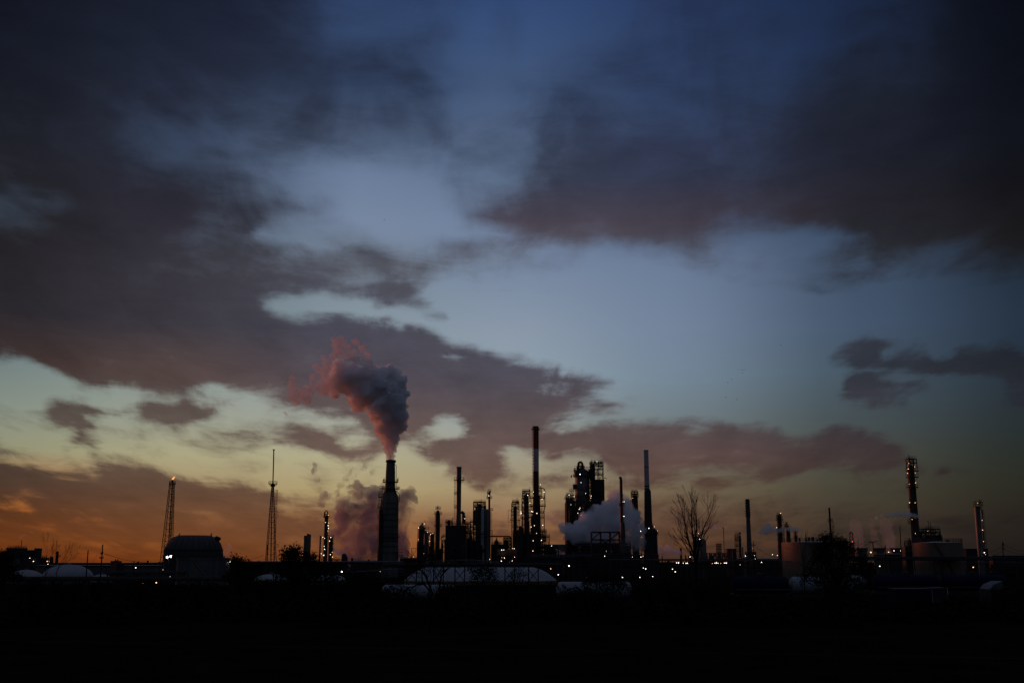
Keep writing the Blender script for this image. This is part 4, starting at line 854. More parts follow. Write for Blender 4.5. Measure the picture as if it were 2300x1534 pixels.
u = U('pipe_run','glinting insulated pipe run sloping across above the white dome pair','pipe',1000,380)
u.pipe([(955,1262),(990,1259),(1060,1257),(1120,1262)],2.2,m='pale'); u.pipe([(950,1265),(1000,1262),(1062,1261),(1100,1264)],1.8,m='grey'); u.pipe([(800,1284),(860,1279),(906,1277)],1.8,m='pale'); u.pipe([(750,1283.5),(906,1283.5)],1.2,m='grey')
for k in range(5): u.pipe([(960+k*38,1262),(960+k*38,None)],1.2,part='support',m='dark')
u = U('pipe_rack','broad multi level pipe rack under the steam bank, hung with small lamps','pipe rack',1400,420)
u.frame(1180,1470,[1246,1253,1260,1268,None],8,22,1,.3,0,False)
for k, (a, b, py, w, m) in enumerate(((1190,1330,1248,2,'grey'),(1365,1480,1256,2.4,'pale'),(1190,1300,1252,1.6,'steel'),(1200,1470,1259,1.6,'dark'),(1210,1470,1264,2,'steel'),(1180,1300,1268,1.6,'grey'),(1380,1440,1282,1.6,'grey'),(1205,1470,1280,2.2,'dark'))):
    u.pipe([(a,py),(b,py)],w,-5+k,m=m)
for a, b, t in ((1288,1316,1239),(1395,1413,1262),(1215,1240,1262)): u.box('casing',a,b,t,None,6,'dark')
u = U('pipe_rack','long dark pipe rack running right from the bottle shaped chimney, lined with lamps','pipe rack',1600,430)
u.frame(1470,1762,[1256,1264,1273,None],8,22,1,.3,0,False)
for k, (a, b, py, w, m) in enumerate(((1470,1762,1258,1.8,'grey'),(1470,1700,1263,2,'dark'),(1475,1762,1269,2.2,'steel'),(1470,1762,1275,2,'dark'),(1530,1552,1272,1,'pale'))): u.pipe([(a,py),(b,py)],w,-5+k,m=m)
truss('pipe_trestle','pipe trestle crossing in front of the right tan tank to the frame edge',1905,2360,1253,1257,400,44,[1925,1990,2045,2105,2125,2180,2240,2290],m='dark')
u = U('pipe_run','faint twin pipes along the far right yard','pipe',2260,420); u.pipe([(2150,1262),(2360,1262)],2,m='grey'); u.pipe([(2150,1267),(2360,1267)],1.6,m='dark')
for k in range(5): u.pipe([(2160+k*40,1262),(2160+k*40,None)],1.2,part='support',m='dark')

# ------------------------------------------------------------------ flare derrick and mast
u = U('flare_derrick', 'leaning open lattice flare derrick with a small flame, left of the round topped tank', 'flare stack', 380, 520)
x0 = u.p(387,1080).x; mb = MB(); rows = [1083,1096,1109,1122,1136,1149,1162,1175,1188,1202,1215,1228,1240,1252]
L0 = []
for i, r in enumerate(rows):
    w = (12 + i*1.25)*u.s/2; L0.append((u.z(r), w*.72, (-.2 - i*.17)*u.s))
L0.append((0, (12+16*1.25)*u.s/2*.72, -2.8*u.s)); mb.lattice(x0, 520, L0[::-1], .2, .10); mb.build('lattice','dark',u.root)
u.pipe([(387.5,1078),(383,1150),(380,1200),(376,1262),(375.5,1290)],2.6,part='flare_pipe',m='dark'); u.prof('flare_tip',387.5,[(1077,3.6),(1083,3.4)],'dark'); u.plat(387,1088,15,4,rail=1.6); u.ladder(391,1084,1230)
mb = MB(); q = u.p(387.5,1076.5); R3 = random.Random(4)
pts = [(0,0,.3),(.2,.35,.36),(.45,.7,.3),(.75,.95,.22),(1.05,1.3,.13),(-.15,.2,.2)]
for dx, dz, r in pts: mb.ball((q.x+dx,520,q.z+dz), r, 2, (1,1,1.3))
f = mb.build('flame','fire',u.root,True)
u = U('lattice_mast', 'tall tapered lattice mast with a collar platform and a slim pole above', 'mast', 609, 520)
x0 = u.p(613,1080).x; rows = [1086,1094,1103,1113,1124,1136,1148,1160,1172,1184,1196,1208,1220,1232,1244,1256]
mb = MB(); LV = [(u.z(r), (5 + (r-1086)*.128)*u.s/2*.74, (r-1086)*.017*u.s) for r in rows] + [(0, (5+205*.128)*u.s/2*.74, 3.2*u.s)]
mb.lattice(x0, 520, LV[::-1], .2, .09); mb.build('lattice','dark',u.root)
u.pipe([(615,1009),(614,1050),(613,1086)],2.6,part='pole',m='dark'); u.pipe([(613,1086),(609.5,1180),(608.5,1262),(608,1290)],2.4,part='riser',m='dark'); u.prof('tip',615,[(1008.5,5),(1011,4)],'dark'); u.plat(613,1088,19,3,rail=1.5); u.prof('collar',613,[(1087,9),(1090,11),(1092,9)],'dark')
for px in (604,622): u.pipe([(px,1087),(px+(1 if px>613 else -1)*1.5,1082)],.6,part='whip')
u.ladder(622,1100,1268)
u.pipe([(622,1150),(624,1150),(624.5,1162)],.9); u.pipe([(622,1222),(624.5,1222),(624.5,1230)],.9); u.lamps([(615,1007.5,'lampo',.22)])
u = U('thin_mast', 'short mast standing inside the left side of the tall lattice mast', 'mast', 602, 500); u.pipe([(601,1223),(600,None)],2); u.prof('cap',601,[(1222,3.4),(1224,3.4)],'dark')

# ------------------------------------------------------------------ round topped tank, white tank
u = U('round_tank', 'big dark tank with a rounded ribbed dome top flattened at the crown', 'storage tank', 436, 460)
xr = u.p(437,1202).x; k = u.s; prf = [(124,None),(126,1262),(127,1248),(123,1233),(114,1221),(102,1212.5),(88,1206),(70,1202.3),(10,1201.9)]
mb = MB(); mb.lathe(xr, 460, [(w*k/2, u.zb(py)) for w, py in prf], 56); mb.build('shell','steel',u.root,True)
for i in range(28):
    mb = MB(); a = 2*pi*i/28; P = [Vector((xr + w*k/2*1.003*cos(a), 460 + w*k/2*1.003*sin(a), u.zb(py)+.02)) for w, py in prf[1:7]]
    for p_, q_ in zip(P, P[1:]): mb.bar(p_, q_, .14)
    mb.build('rib','dark',u.root)
mb = MB(); mb.ring(xr,460,u.z(1236),125*k/2,126.6*k/2,.35,56); mb.build('wind_girder','dark',u.root)
u.davit(402,1202,5); u.davit(474,1201.5,6); u.pipe([(392,1212),(400,1203)],.8); u.pipe([(477,1204),(484,1212)],.8)
mb = MB(); q = u.p(489,1209,0); mb.tube(q+Vector((-.4,-1,.3)), q+Vector((.5,1,-.2)), .75, .75, 16); mb.build('hatch','dark',u.root,True)
u = U('cylinder_tank', 'white flat topped cylindrical tank in front of the round topped tank', 'storage tank', 457, 400)
u.prof('shell',457,[(1254,112),(1303,113),(None,113)],'grey',n=48); u.prof('rim',457,[(1252.5,114.5),(1256,114.5)],'grey',n=48); u.davit(503,1252,5)
x = u.p(437,1262,-9.8).x; mb = MB(); mb.bar((u.p(432,1258,-10).x,390,u.z(1256)),(u.p(470,1300,-10).x,388.5,u.z(1300)),.5); mb.build('stair','steel',u.root)
u = U('floodlight_mast', 'slim mast with two dazzling floodlights in front of the round topped tank', 'floodlight', 379, 380)
u.pipe([(379,1251),(379,None)],1.6,part='pole',m='dark'); u.pipe([(374,1251.5),(384,1249.5)],1.0,part='crossarm',m='dark')
for px, py in ((375.5,1251),(383.5,1249)):
    q = u.p(px,py,-.8); mb = MB(); mb.tube(q+Vector((0,.5,0)), q+Vector((0,.9,0)), .34, .22, 14); mb.build('housing','dark',u.root); mb = MB(); mb.ball(tuple(q), .3, 2, (1,.5,1.1)); mb.build('lamp','flood',u.root)
for px, t, lab in ((690,1200,'x'),):
    u = U('block_stack', 'pair of joined square concrete stacks rising behind the leafy tree', 'stack', px, 600)
    u.box('flue',684,690.5,1202.5,None,3,'conc'); u.box('flue',690.6,697.5,1200,None,3.4,'conc'); u.box('cap',690,694.5,1198.5,1200,2.6,'dark'); u.lamps([(680,1239,'lampo'),(680,1248,'lampw',.45),(680,1254,'lampo')])
u = U('lit_column', 'slim dark column studded with lamps, right of the joined square stacks', 'column', 735, 640)
u.prof('shell',733,[(1158,6),(1161,8),(1200,9),(None,10)],'dark',pyx=1170); u.plat(733,1162,13,7); u.frame(729,736,[1150,1155,1162],2,1,1,.3,0); u.davit(733,1150,3)
u.prof('shell',743.5,[(1206,6),(1208,9),(None,11)],'dark',dy=-2); 
for py in (1206,1213,1222,1235): u.plat(744,py,13,8,dy=-2)
u.lamps([(733,1151,'lampo'),(737.5,1156.5,'lampo'),(731,1173),(738,1174,'lampo'),(737,1180),(738,1186),(736.5,1192,'lampo'),(725,1206),(729,1208.5),(743,1206.5),(740,1214.5),(728,1226.5),(729,1233),(746,1240,'lampo'),(742,1245,'lampw',.6),(747,1250.5,'lampo',.6),(727,1246.5,'lampw',.65)],dy=-5)
u = U('short_stack', 'slim plain stack just left of the slim lamp studded column', 'stack', 719.5, 640); u.prof('flue',719.7,[(1204,3.4),(None,4)],'dark'); u.prof('rim',719.7,[(1203,4),(1204,4)],'dark'); u.lamps([(721.5,1243,'lampw',.4)])
u = U('equipment_cluster', 'low dark pumps and drums between the lamp studded column and the great stack', 'process plant', 775, 620)
u.frame(745,768,[1256,1262,None],5,3,1,.3,1); u.cyl('drum',773,1246,None,11,m='dark',cap=.8); u.cyl('drum',778,1249,None,6,m='dark'); u.cyl('drum',791,1253,None,5,m='dark'); u.davit(772,1246,4); u.cyl('drum',828,1256,None,4,m='dark')
u.lamps([(759,1265.5,'lampo',.35),(785,1262,'lampw',.3),(788.5,1264),(794,1263.5)])

# ------------------------------------------------------------------ tan tanks
def tank(label, a, b, t, Y, extra):
    u = U('storage_tank', label, 'storage tank', (a+b)/2, Y); u.prof('shell',(a+b)/2,[(t,b-a),(None,b-a)],'tan',n=64); u.prof('roof',(a+b)/2,[(t-3.2,6),(t-.2,b-a-1)],'white',n=64)
    xc = u.p((a+b)/2,t).x; R_ = (b-a)/2*u.s; mb = MB()
    for i in range(36):
        a0 = 2*pi*i/36; a1 = 2*pi*(i+1)/36; p0 = Vector((xc+R_*.99*cos(a0),Y+R_*.99*sin(a0),u.z(t))); p1 = Vector((xc+R_*.99*cos(a1),Y+R_*.99*sin(a1),u.z(t)))
        mb.bar(p0,p0+Vector((0,0,1.4)),.1)
        for h in (.7,1.4): mb.bar(p0+Vector((0,0,h)),p1+Vector((0,0,h)),.08)
    mb.build('handrail','dark',u.root)
    mb = MB()
    for z in (.25,.5,.75): mb.ring(xc,Y,u.z(t)*z,R_,R_*1.004,.1,64)
    mb.build('weld_ring','tan',u.root)
    mb = MB(); n = 20
    for i in range(n):
        aa = -pi*.5 - .5 + i*.05; z0 = u.z(t)*(1-i/n); z1 = u.z(t)*(1-(i+1)/n); p0 = Vector((xc+R_*1.03*cos(aa),Y+R_*1.03*sin(aa),z0)); p1 = Vector((xc+R_*1.03*cos(aa+.05),Y+R_*1.03*sin(aa+.05),z1)); mb.bar(p0,p1,.22); mb.bar(p0+Vector((0,0,1)),p1+Vector((0,0,1)),.08)
    mb.build('spiral_stair','steel',u.root)
    for px, w, h in extra: u.cyl('roof_vent',px,t-h,t-1,w,m='dark',n=12)
    return u
u = tank('big tan storage tank half hidden by the bushy tree, steam vent on its roof',1758,1900,1218,400,[(1817,5.5,12),(1825.5,6,12.5),(1795,3,11),(1853,5,12)])
u.prof('pointed_vent',1809.5,[(1195.5,.8),(1206,2.5),(1212,5),(1217,9)],'dark')
tank('tan storage tank at far right, crossed by the pipe trestle',2052,2157,1219,410,[(2128,5,7)])

# ------------------------------------------------------------------ poles and wires
def pole(label, pxt, pyt, pxb, Y, arms=(), group=None):
    u = U('utility_pole', label, 'utility pole', pxb, Y, group, py=1280); a = u.p(pxt,pyt); b = Vector((u.p(pxb,1285).x, Y, 0)); mb = MB(); mb.tube(b,a,.19,.12,10); mb.build('post','wood',u.root,True)
    for py, w, tilt in arms:
        t = (u.z(py))/a.z; c = b + (a-b)*t; h = w*u.s/2; mb = MB(); mb.bar(c+Vector((-h,-.2,-tilt)),c+Vector((h,-.2,tilt)),.13)
        for k in (-.9,-.4,.4,.9): mb.bar(c+Vector((h*k,-.2,tilt*k)),c+Vector((h*k,-.2,tilt*k+.4)),.09)
        mb.build('crossarm','wood',u.root)
    return a
def wire(label, a, b, sag, r=.035):
    n = 18; mb = MB(); P = [a+(b-a)*(i/n)-Vector((0,0,sag*4*(i/n)*(1-i/n))) for i in range(n+1)]
    for p, q in zip(P,P[1:]): mb.tube(p,q,r,n=4,caps=False)
    mid = (a+b)/2; o = mb.build('power_line','wire',None,base=tuple(mid)); tag(o,label,'power line','power lines')
pA = pole('tall leaning wooden utility pole in front of the left warehouse',231,1222,226,260,[(1243,6,.1),(1253,9,0)])
pole('plain shorter wooden pole left of the tall leaning one',198,1235,194,280)
pole('short wooden pole right of the small control building',301,1260,299,300)
pB = pole('leaning wooden pole with a crossarm in front of the cooling tower cells',1960,1216,1970,300,[(1217,18,.15)])
pC = pole('thin tall dark pole between the cooling towers and the lamp studded column',2021,1180,2026,340)
pD = pole('thick plain short pole right of the leaning crossarm pole',1988,1224,1991,300)
pE = pole('wooden pole with wires near the right edge of the plant',2252,1216,2253,330,[(1223,4,0),(1232,6,0)])
pF = pole('thin pole with a crossarm right of the spiral chimney',1692,1214,1695,420,[(1224,9,0)])
pG = pole('short distant pole left of the leaning crossarm pole',1927,1211,1929,520)
wire('power line sagging right from the tall leaning pole to the round topped tank', at(235,1243,260), at(385,1257,400), 1.5, .05)
wire('steep guy wire from the top of the tall leaning pole down its left side', pA, at(200,1275,262), .3, .02)
wire('power line between the white cylindrical tank and the lattice mast', at(520,1257,420), at(592,1246,500), 1.0, .05)
wire('faint power line left of the great stack', at(625,1246,520), at(852,1249,560), 2.0, .04)
wire('upper power line rising left to the wooden pole at right', at(2213,1237,340), at(2252,1224,330), .8, .04)
wire('lower power line left of the wooden pole at right', at(2213,1246,340), at(2252,1236,330), .8, .04)
wire('upper power line leaving the frame right of the wooden pole', at(2252,1223,330), at(2330,1232,330), 1.0, .04)
wire('lower power line leaving the frame right of the wooden pole', at(2252,1231,330), at(2330,1240,330), 1.0, .04)
wire('power line running left from the leaning crossarm pole', at(1955,1217,300), at(1890,1236,330), 1.0, .04)
wire('power line running right from the leaning crossarm pole', at(1965,1217,300), at(2050,1240,330), 1.2, .04)
wire('power line right of the spiral chimney pole', at(1695,1225,420), at(1760,1250,420), 1.5, .04)

# ------------------------------------------------------------------ rail wagons
def wagon(label, a, b, t, Y, m, end_dome=True):
    u = U('tank_wagon', label, 'tank wagon', (a+b)/2, Y, 'tank wagons on the siding', py=1330); x0 = u.p(a,1330).x; x1 = u.p(b,1330).x; zt = u.z(t); R_ = 1.5; zc = zt - R_
    mb = MB(); n = 24; pr = [(.1,x0),(R_*.6,x0+.12),(R_*.9,x0+.4),(R_,x0+.8),(R_,x1-.8),(R_*.9,x1-.4),(R_*.6,x1-.12),(.1,x1)]; vs = []
    for r, x in pr:
        for i in range(n): vs.append((x, Y+r*cos(2*pi*i/n), zc+r*sin(2*pi*i/n)))
    fs = [(k*n+i,k*n+(i+1)%n,(k+1)*n+(i+1)%n,(k+1)*n+i) for k in range(len(pr)-1) for i in range(n)]; mb._add(vs, fs); mb.build('barrel',m,u.root,True)
    mb = MB(); xm = (x0+x1)/2; mb.lathe(xm,Y,[(.55,zt-.2),(.55,zt+.45),(.3,zt+.55)],14); mb.build('manway','dark',u.root,True)
    mb = MB(); mb.box(x0-.3,x1+.3,Y-1.2,Y+1.2,zc-R_-.35,zc-R_+.12); mb.build('underframe','dark',u.root)
    for s_ in (0, 1):
        xb = x0+2 if s_ == 0 else x1-2
        mb = MB(); mb.box(xb-1.5,xb+1.5,Y-.9,Y+.9,.55,.95); mb.build('bogie','dark',u.root)
        for dx in (-.9,.9):
            mb = MB(); 
            for yy in (-.75,.75): mb.tube((xb+dx,Y+yy-.06,.48),(xb+dx,Y+yy+.06,.48),.46,n=18)
            mb.build('wheelset','dark',u.root,True)
    mb = MB(); mb.bar((x0+.4,Y-1.55,zc-.7),(x1-.4,Y-1.55,zc-.7),.07); mb.build('handrail','grey',u.root)
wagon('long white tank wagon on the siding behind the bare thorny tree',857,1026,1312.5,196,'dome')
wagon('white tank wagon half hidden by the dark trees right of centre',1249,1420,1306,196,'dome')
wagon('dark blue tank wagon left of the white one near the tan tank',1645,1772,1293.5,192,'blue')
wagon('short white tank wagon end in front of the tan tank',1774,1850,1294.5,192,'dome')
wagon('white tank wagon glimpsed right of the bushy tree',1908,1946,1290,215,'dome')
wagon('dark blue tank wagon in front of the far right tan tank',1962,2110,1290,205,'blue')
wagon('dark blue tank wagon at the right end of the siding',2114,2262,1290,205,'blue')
u = U('box_wagon','low dark blue box wagon in front of the far right siding','box wagon',2040,170,py=1340)
u.box('body',2003,2082,1322,1352,3,'blue'); u.box('body_end',2082.5,2085,1321,1352,3.1,'white'); u.box('roof',2002,2083,1321,1322,3.2,'grey')
for px in (2015,2070): u.cyl('wheel',px,1350,None,8,m='dark')
u = U('box_wagon','dark box wagon coupled right of the blue one, pale corner posts','box wagon',2100,170,py=1340)
u.box('body',2088,2118,1320,1352,3,'dark'); u.box('body_end',2118.3,2120,1320,1352,3.1,'white'); u.box('roof',2087,2119,1319,1320,3.2,'grey')
u = U('pale_container','pale slanted sheet covered container beyond the box wagons','container',2222,185,py=1315)
x0 = u.p(2212,1320).x; x1 = u.p(2241,1320).x; mb = MB(); z0 = u.z(1322); mb._add([(x0,183,z0),(x1,183,z0),(x1,183,u.z(1304)),(x0+.6,183,u.z(1312)),(x0,187,z0),(x1,187,z0),(x1,187,u.z(1304)),(x0+.6,187,u.z(1312))],[(0,1,2,3),(7,6,5,4),(3,2,6,7),(0,3,7,4),(1,5,6,2),(0,4,5,1)]); mb.build('cover','grey',u.root)
u.box('base',2210,2243,1322,None,4.4,'dark')

# ------------------------------------------------------------------ yard lamps
def yard_lamp(px, py, Y, label, kind='lampw', r=.42, h=None):
    u = U('yard_lamp', label, 'lamp', px, Y, 'lamps about the yard', py=py); p = u.p(px,py); mb = MB(); mb.tube((p.x,Y+.5,0),(p.x,Y+.5,p.z),.11,.08,6); mb.bar((p.x,Y+.5,p.z+.2),(p.x,Y,p.z+.3),.08); mb.build('pole','dark',u.root)
    kind = rnd.choice(('lampw','lampw','lampc')) if kind == 'lampw' else kind; o = bpy.data.objects.new('lamp_head', lamp_mesh(kind, r*rnd.choice((.42,.5,.6))*Y/600)); C.objects.link(o); o.parent = u.root; o.location = p - ORG[u.root.name]
YL = [
 (768,1283.5,480,'brightest orange lamp, low between the leafy tree and the great stack','flood',.95),
 (838,1283.5,480,'white lamp low left of the great stack foot, left one of two',None,.45),(854,1283.5,480,'white lamp at the great stack foot, right one of two',None,.45),
 (902,1271.5,480,'white lamp just right of the great stack foot',None,.5),(957,1264.5,470,'white lamp over the pipe run left of the white dome pair',None,.5),
 (1154,1271.5,420,'white lamp above the middle of the long white dome pair',None,.55),(1204,1271,420,'small white lamp below the banded chimney',None,.4),
 (1278,1270.5,420,'large white lamp right of the long white dome pair',None,.7),(1254,1290,400,'white lamp beside the right half of the dome pair',None,.5),
 (1237,1277,415,'dull orange lamp on the shoulder of the right half of the dome pair','lampo',.4),
 (1317,1296,380,'dim white lamp low under the braced table frame',None,.35),(1398,1296,380,'white lamp low below the thin stepped stack',None,.5),
 (1437,1296,380,'white lamp low left of the bottle shaped chimney',None,.5),(1466,1294,380,'white lamp low right of the bottle shaped chimney foot',None,.45),
 (1445,1275,420,'left of two small lamps at the bottle shaped chimney foot',None,.4),(1450.5,1277,420,'right of two small lamps at the bottle shaped chimney foot',None,.5),
 (1420,1250.5,460,'white lamp below the leaning caged column',None,.5),(1439.5,1250.5,460,'white lamp left of the bottle shaped body, left of a close pair',None,.55),(1445,1248.5,460,'white lamp left of the bottle shaped body, right of a close pair',None,.5),
 (1479,1255,460,'small lamp at the start of the low steam puff',None,.4),(1471,1246,460,'faint orange lamp beside the bottle shaped chimney','lampo',.28),
 (1510.5,1277.5,420,'upper of two lamps low right of the bottle shaped chimney',None,.45),(1516.5,1283.5,420,'lower brighter of two lamps right of the bottle shaped chimney',None,.65),
 (1529,1256.5,460,'white lamp under the short dark stack',None,.45),(1550,1250,460,'white lamp under the shorter dark stack by the rounded tank',None,.5),
 (1564,1280.5,420,'white lamp below the paired rounded tanks',None,.5),
 (1520,1263.5,405,'first lamp of the bright row along the pipe rack',None,.5),(1524,1263.5,405,'second lamp of the bright row along the pipe rack',None,.5),
 (1534.5,1264,405,'small single lamp in the bright row between two pairs',None,.4),(1541,1264.5,405,'left lamp of the widest bright pair on the pipe rack',None,.55),(1544,1264.2,405,'right lamp of the widest bright pair on the pipe rack',None,.55),
 (1565,1264.5,405,'lamp of the bright row just below the rounded tanks',None,.45),
 (1600,1265,405,'orange lamp starting the second bright row','lampo',.4),(1606,1264,405,'white lamp second in the second bright row',None,.4),(1609.5,1263.5,405,'white lamp third in the second bright row',None,.45),(1613,1264.5,405,'white lamp fourth in the second bright row',None,.38),
 (1619,1264.5,405,'small orange lamp ending the second bright row','lampo',.35),(1627,1264,405,'left lamp of the pair under the framed column',None,.5),(1631,1264,405,'right lamp of the pair under the framed column',None,.5),
 (1615.5,1256,460,'white lamp above the second bright row',None,.55),
 (1710,1262.5,450,'white lamp right of the spiral chimney, lower of two',None,.55),(1721.5,1256.5,450,'bright white lamp right of the spiral chimney, upper of two',None,.6),
 (1956,1240,600,'orange lamp at the foot of the leaning crossarm pole','lampo',.7),(1996,1239.5,600,'orange lamp left of the rightmost cooling tower','lampo',.7),(2008,1236.5,600,'small lamp on the rightmost cooling tower, left one',None,.5),(2023,1236.5,600,'small lamp on the rightmost cooling tower, right one',None,.5),
 (1976,1271,430,'lone white lamp low between the two tan tanks',None,.55),(2186,1273.5,430,'orange lamp low at far right under the pipe trestle','lampo',.8),
 (305,1274.5,420,'small white lamp right of the control building',None,.55),(320,1309,330,'left of three lamps low under the left trestle','lampo',.65),(340,1310,330,'middle of three lamps low under the left trestle','lampo',.55),(351,1308,330,'right of three lamps low under the left trestle','lampo',.65),
 (382,1294.5,360,'tiny pale lamp low in front of the round topped tank',None,.4),(366,1279,430,'dim red orange lamp left of the round topped tank','lampo',.4),
 (517,1262,400,'small orange white lamp right of the white cylindrical tank','flood',.5),
]
for px, py, Y_, lab, kd, r in YL: yard_lamp(px, py, Y_, lab, kd or 'lampw', r)
# ------------------------------------------------------------------ birds
def bird(px, py, Y, label, s=.5, tilt=.3):
    p = at(px, py, Y); mb = MB(); mb.ball(tuple(p), .16*s*2, 1, (2.2,1,1))
    for k in (-1,1): mb._add([p+Vector((-.15*s,0,0)), p+Vector((.25*s,0,0)), p+Vector((.1*s,k*.9*s,.5*s*tilt*2)), p+Vector((-.1*s,k*1.5*s,.2*s))],[(0,1,2,3)])
    mb.tube(p-Vector((.3*s,0,0)), p-Vector((.7*s,0,-.03)), .08*s, .12*s, 5)
    o = mb.build('bird','bird',None,base=tuple(p)); tag(o,label,'bird','birds in flight')
for b in ((599,858,'leftmost dark bird flying left of the great plume'),(614,867,'lower dark bird flying left of the great plume'),(640,863,'dark bird flying nearest the great plume'),(1665,831,'upper left bird of the trio in the clear sky'),(1671,830,'upper right bird of the trio in the clear sky'),(1668,838,'lowest bird of the trio in the clear sky'),
          (1643,852,'right bird of the loose pair below the trio'),(1635,859,'left bird of the loose pair below the trio'),(1630,892,'low lone bird beneath the loose pair'),(1655,897,'lowest lone bird above the long right cloud'),(1754,775,'highest lone bird in the clear sky'),(863,494,'high lone bird in the pale gap above centre')):
    bird(b[0], b[1], 350, b[2], .28)

# ------------------------------------------------------------------ trees
def twig_tree(R, p, d, L_, r, depth, mb, tips, up=.12, spread=.5, kids=2, shrink=.74, wig=.12, minr=.012):
    seg = 3; q = Vector(p); dd = Vector(d)
    for i in range(seg):
        nd = (dd + Vector((R.gauss(0, wig), R.gauss(0, wig), R.gauss(0, wig) + up*.4))).normalized(); q2 = q + nd * L_ / seg
        mb.tube(q, q2, max(minr, r*(1-.12*i)), max(minr, r*(1-.12*(i+1))), n=6 if r > .06 else 4, caps=False); q, dd = q2, nd
        if depth > 0 and i == 1 and R.random() < .55:
            a = (dd + Vector((R.gauss(0, spread), R.gauss(0, spread), R.gauss(0, spread*.5) + up))).normalized()
            twig_tree(R, q, a, L_*shrink*.8, r*.5, depth-1, mb, tips, up, spread, kids, shrink, wig, minr)
    if depth <= 0: tips.append(q); return
    for k in range(kids):
        a = (dd + Vector((R.gauss(0, spread), R.gauss(0, spread), R.gauss(0, spread*.6) + up))).normalized()
        twig_tree(R, q, a, L_*shrink*R.uniform(.8, 1.15), r*.66, depth-1, mb, tips, up, spread, kids, shrink, wig, minr)
    tips.append(q)
def leaves(R, pts, rad, n, size, mb):
    for p in pts:
        for _ in range(n):
            c = p + Vector((R.gauss(0, rad), R.gauss(0, rad), R.gauss(0, rad*.8))); a = Vector((R.gauss(0,1),R.gauss(0,1),R.gauss(0,1))).normalized(); b = a.orthogonal().normalized(); s_ = size*R.uniform(.6,1.4)
            mb._add([c-a*s_, c+b*s_*.45, c+a*s_, c-b*s_*.45], [(0,1,2,3)])
def leafy(name, label, cat, px, t, w, Y, seed, n=9, size=.16, depth=4, group=None, clumps=None):
    """crown grown inside clumps given in pixels (px, py, radius)"""
    R = random.Random(seed); s_ = Y/FPX; b = at(px, 1300, Y); base = Vector((b.x, Y, 0)); root = thing(name, label, cat, base, group)
    h = at(px, t, Y).z; tr = MB(); tips = []
    tr.tube(base, base + Vector((0,0,h*.3)), .018*h+.05, .014*h+.03, 8); top = base + Vector((0,0,h*.3)); cr = MB(); cpts = []
    for (cx_, cy_, cr_) in clumps:
        c = at(cx_, cy_, Y) + Vector((0, R.uniform(-1,1)*w*s_*.25, 0)); rr = cr_*s_
        m1 = top + (c-top)*.5 + Vector((R.gauss(0,.3),R.gauss(0,.3),.3)); tr.tube(top, m1, .05+.006*h, .05, 6, False); tr.tube(m1, c, .05, .025, 5, False)
        for k in range(int(10 + rr*7)):
            d = Vector((R.gauss(0,1),R.gauss(0,1),R.gauss(0,1))).normalized()*rr*R.random()**.4; q = c + d; tr.tube(c, q, .02, .008, 3, False); cpts.append(q)
    tr.build('trunk','bark',root); leaves(R, cpts, .30 + .02*h, n, size, cr); cr.build('crown','leaf',root)
def bare(name, label, px, Y, stems, seed, depth=5, L_=2.2, r=.10, **kw):
    R = random.Random(seed); b = at(px, 1300, Y); base = Vector((b.x, Y, 0)); root = thing(name, label, 'tree', base); mb = MB(); tips = []; tr = MB()
    for (pts, rr) in stems:
        P = [base if q[1] is None else at(q[0], q[1], Y) + Vector((0, q[2] if len(q) > 2 else 0, 0)) for q in pts]
        for i, (a, c) in enumerate(zip(P, P[1:])):
            k0 = 1 - .75*i/(len(P)-1); k1 = 1 - .75*(i+1)/(len(P)-1); tr.tube(a, c, rr*k0, rr*k1, 7, False)
            d = (c-a).normalized(); Ls = (c-a).length
            if i > 0:
                for _ in range(3):
                    q = a + (c-a)*R.random(); a2 = (d + Vector((R.gauss(0,.55),R.gauss(0,.55),R.gauss(0,.25)))).normalized(); twig_tree(R, q, a2, L_*R.uniform(.5,1), rr*k1*.55, depth-2, mb, tips, **kw)
        twig_tree(R, P[-1], d, L_*.7, rr*.28, depth-2, mb, tips, **kw)
    tr.build('trunk','bark',root,True); mb.build('crown','bark',root)
bare('bare_tree', 'tall leafless vase shaped tree standing against the orange sky right of centre', 1568, 150, [
  ([(1568,None),(1563,1260),(1556,1240),(1547,1215),(1541,1190),(1537,1168),(1533,1152)], .17),
  ([(1568,None),(1562,1255),(1560,1225),(1558,1195,1),(1556,1165,1),(1556,1146,1),(1557,1136,1)], .15),
  ([(1568,None),(1564,1262),(1566,1235,-1),(1572,1205,-1),(1580,1180,-1),(1588,1166,-1),(1592,1156,-1)], .14),
  ([(1568,None),(1566,1245,1.5),(1567,1210,1.5),(1570,1175,1.5),(1568,1158,1.5),(1566,1146,1.5)], .12),
  ([(1563,1258),(1552,1248,-1),(1540,1232,-1),(1533,1216,-1),(1528,1198,-1)], .07)], 21, depth=4, L_=1.7, up=.14, spread=.24, kids=2, shrink=.8, wig=.07, minr=.012)
bare('thorn_tree', 'dead crooked leafless tree arching in front of the left end of the white domes', 965, 130, [
  ([(968,None),(970,1330),(962,1308),(955,1290),(945,1280),(932,1276)], .16),
  ([(968,None),(964,1325),(950,1308),(938,1312),(925,1318),(905,1316)], .12),
  ([(985,1380),(988,1310),(992,1292),(1000,1280),(1008,1274)], .12),
  ([(988,1310),(980,1295),(972,1282),(968,1274)], .08)], 22, depth=5, L_=1.5, up=.02, spread=.5, kids=2, shrink=.75, wig=.2, minr=.012)
bare('bare_tree', 'small leafless sapling with fine twigs over the left domes', 103, 220, [([(104,None),(103,1280),(104,1258),(106,1236)], .07), ([(104,1290),(112,1268),(122,1252)], .05)], 23, depth=4, L_=2.4, up=.1, spread=.35, wig=.08)
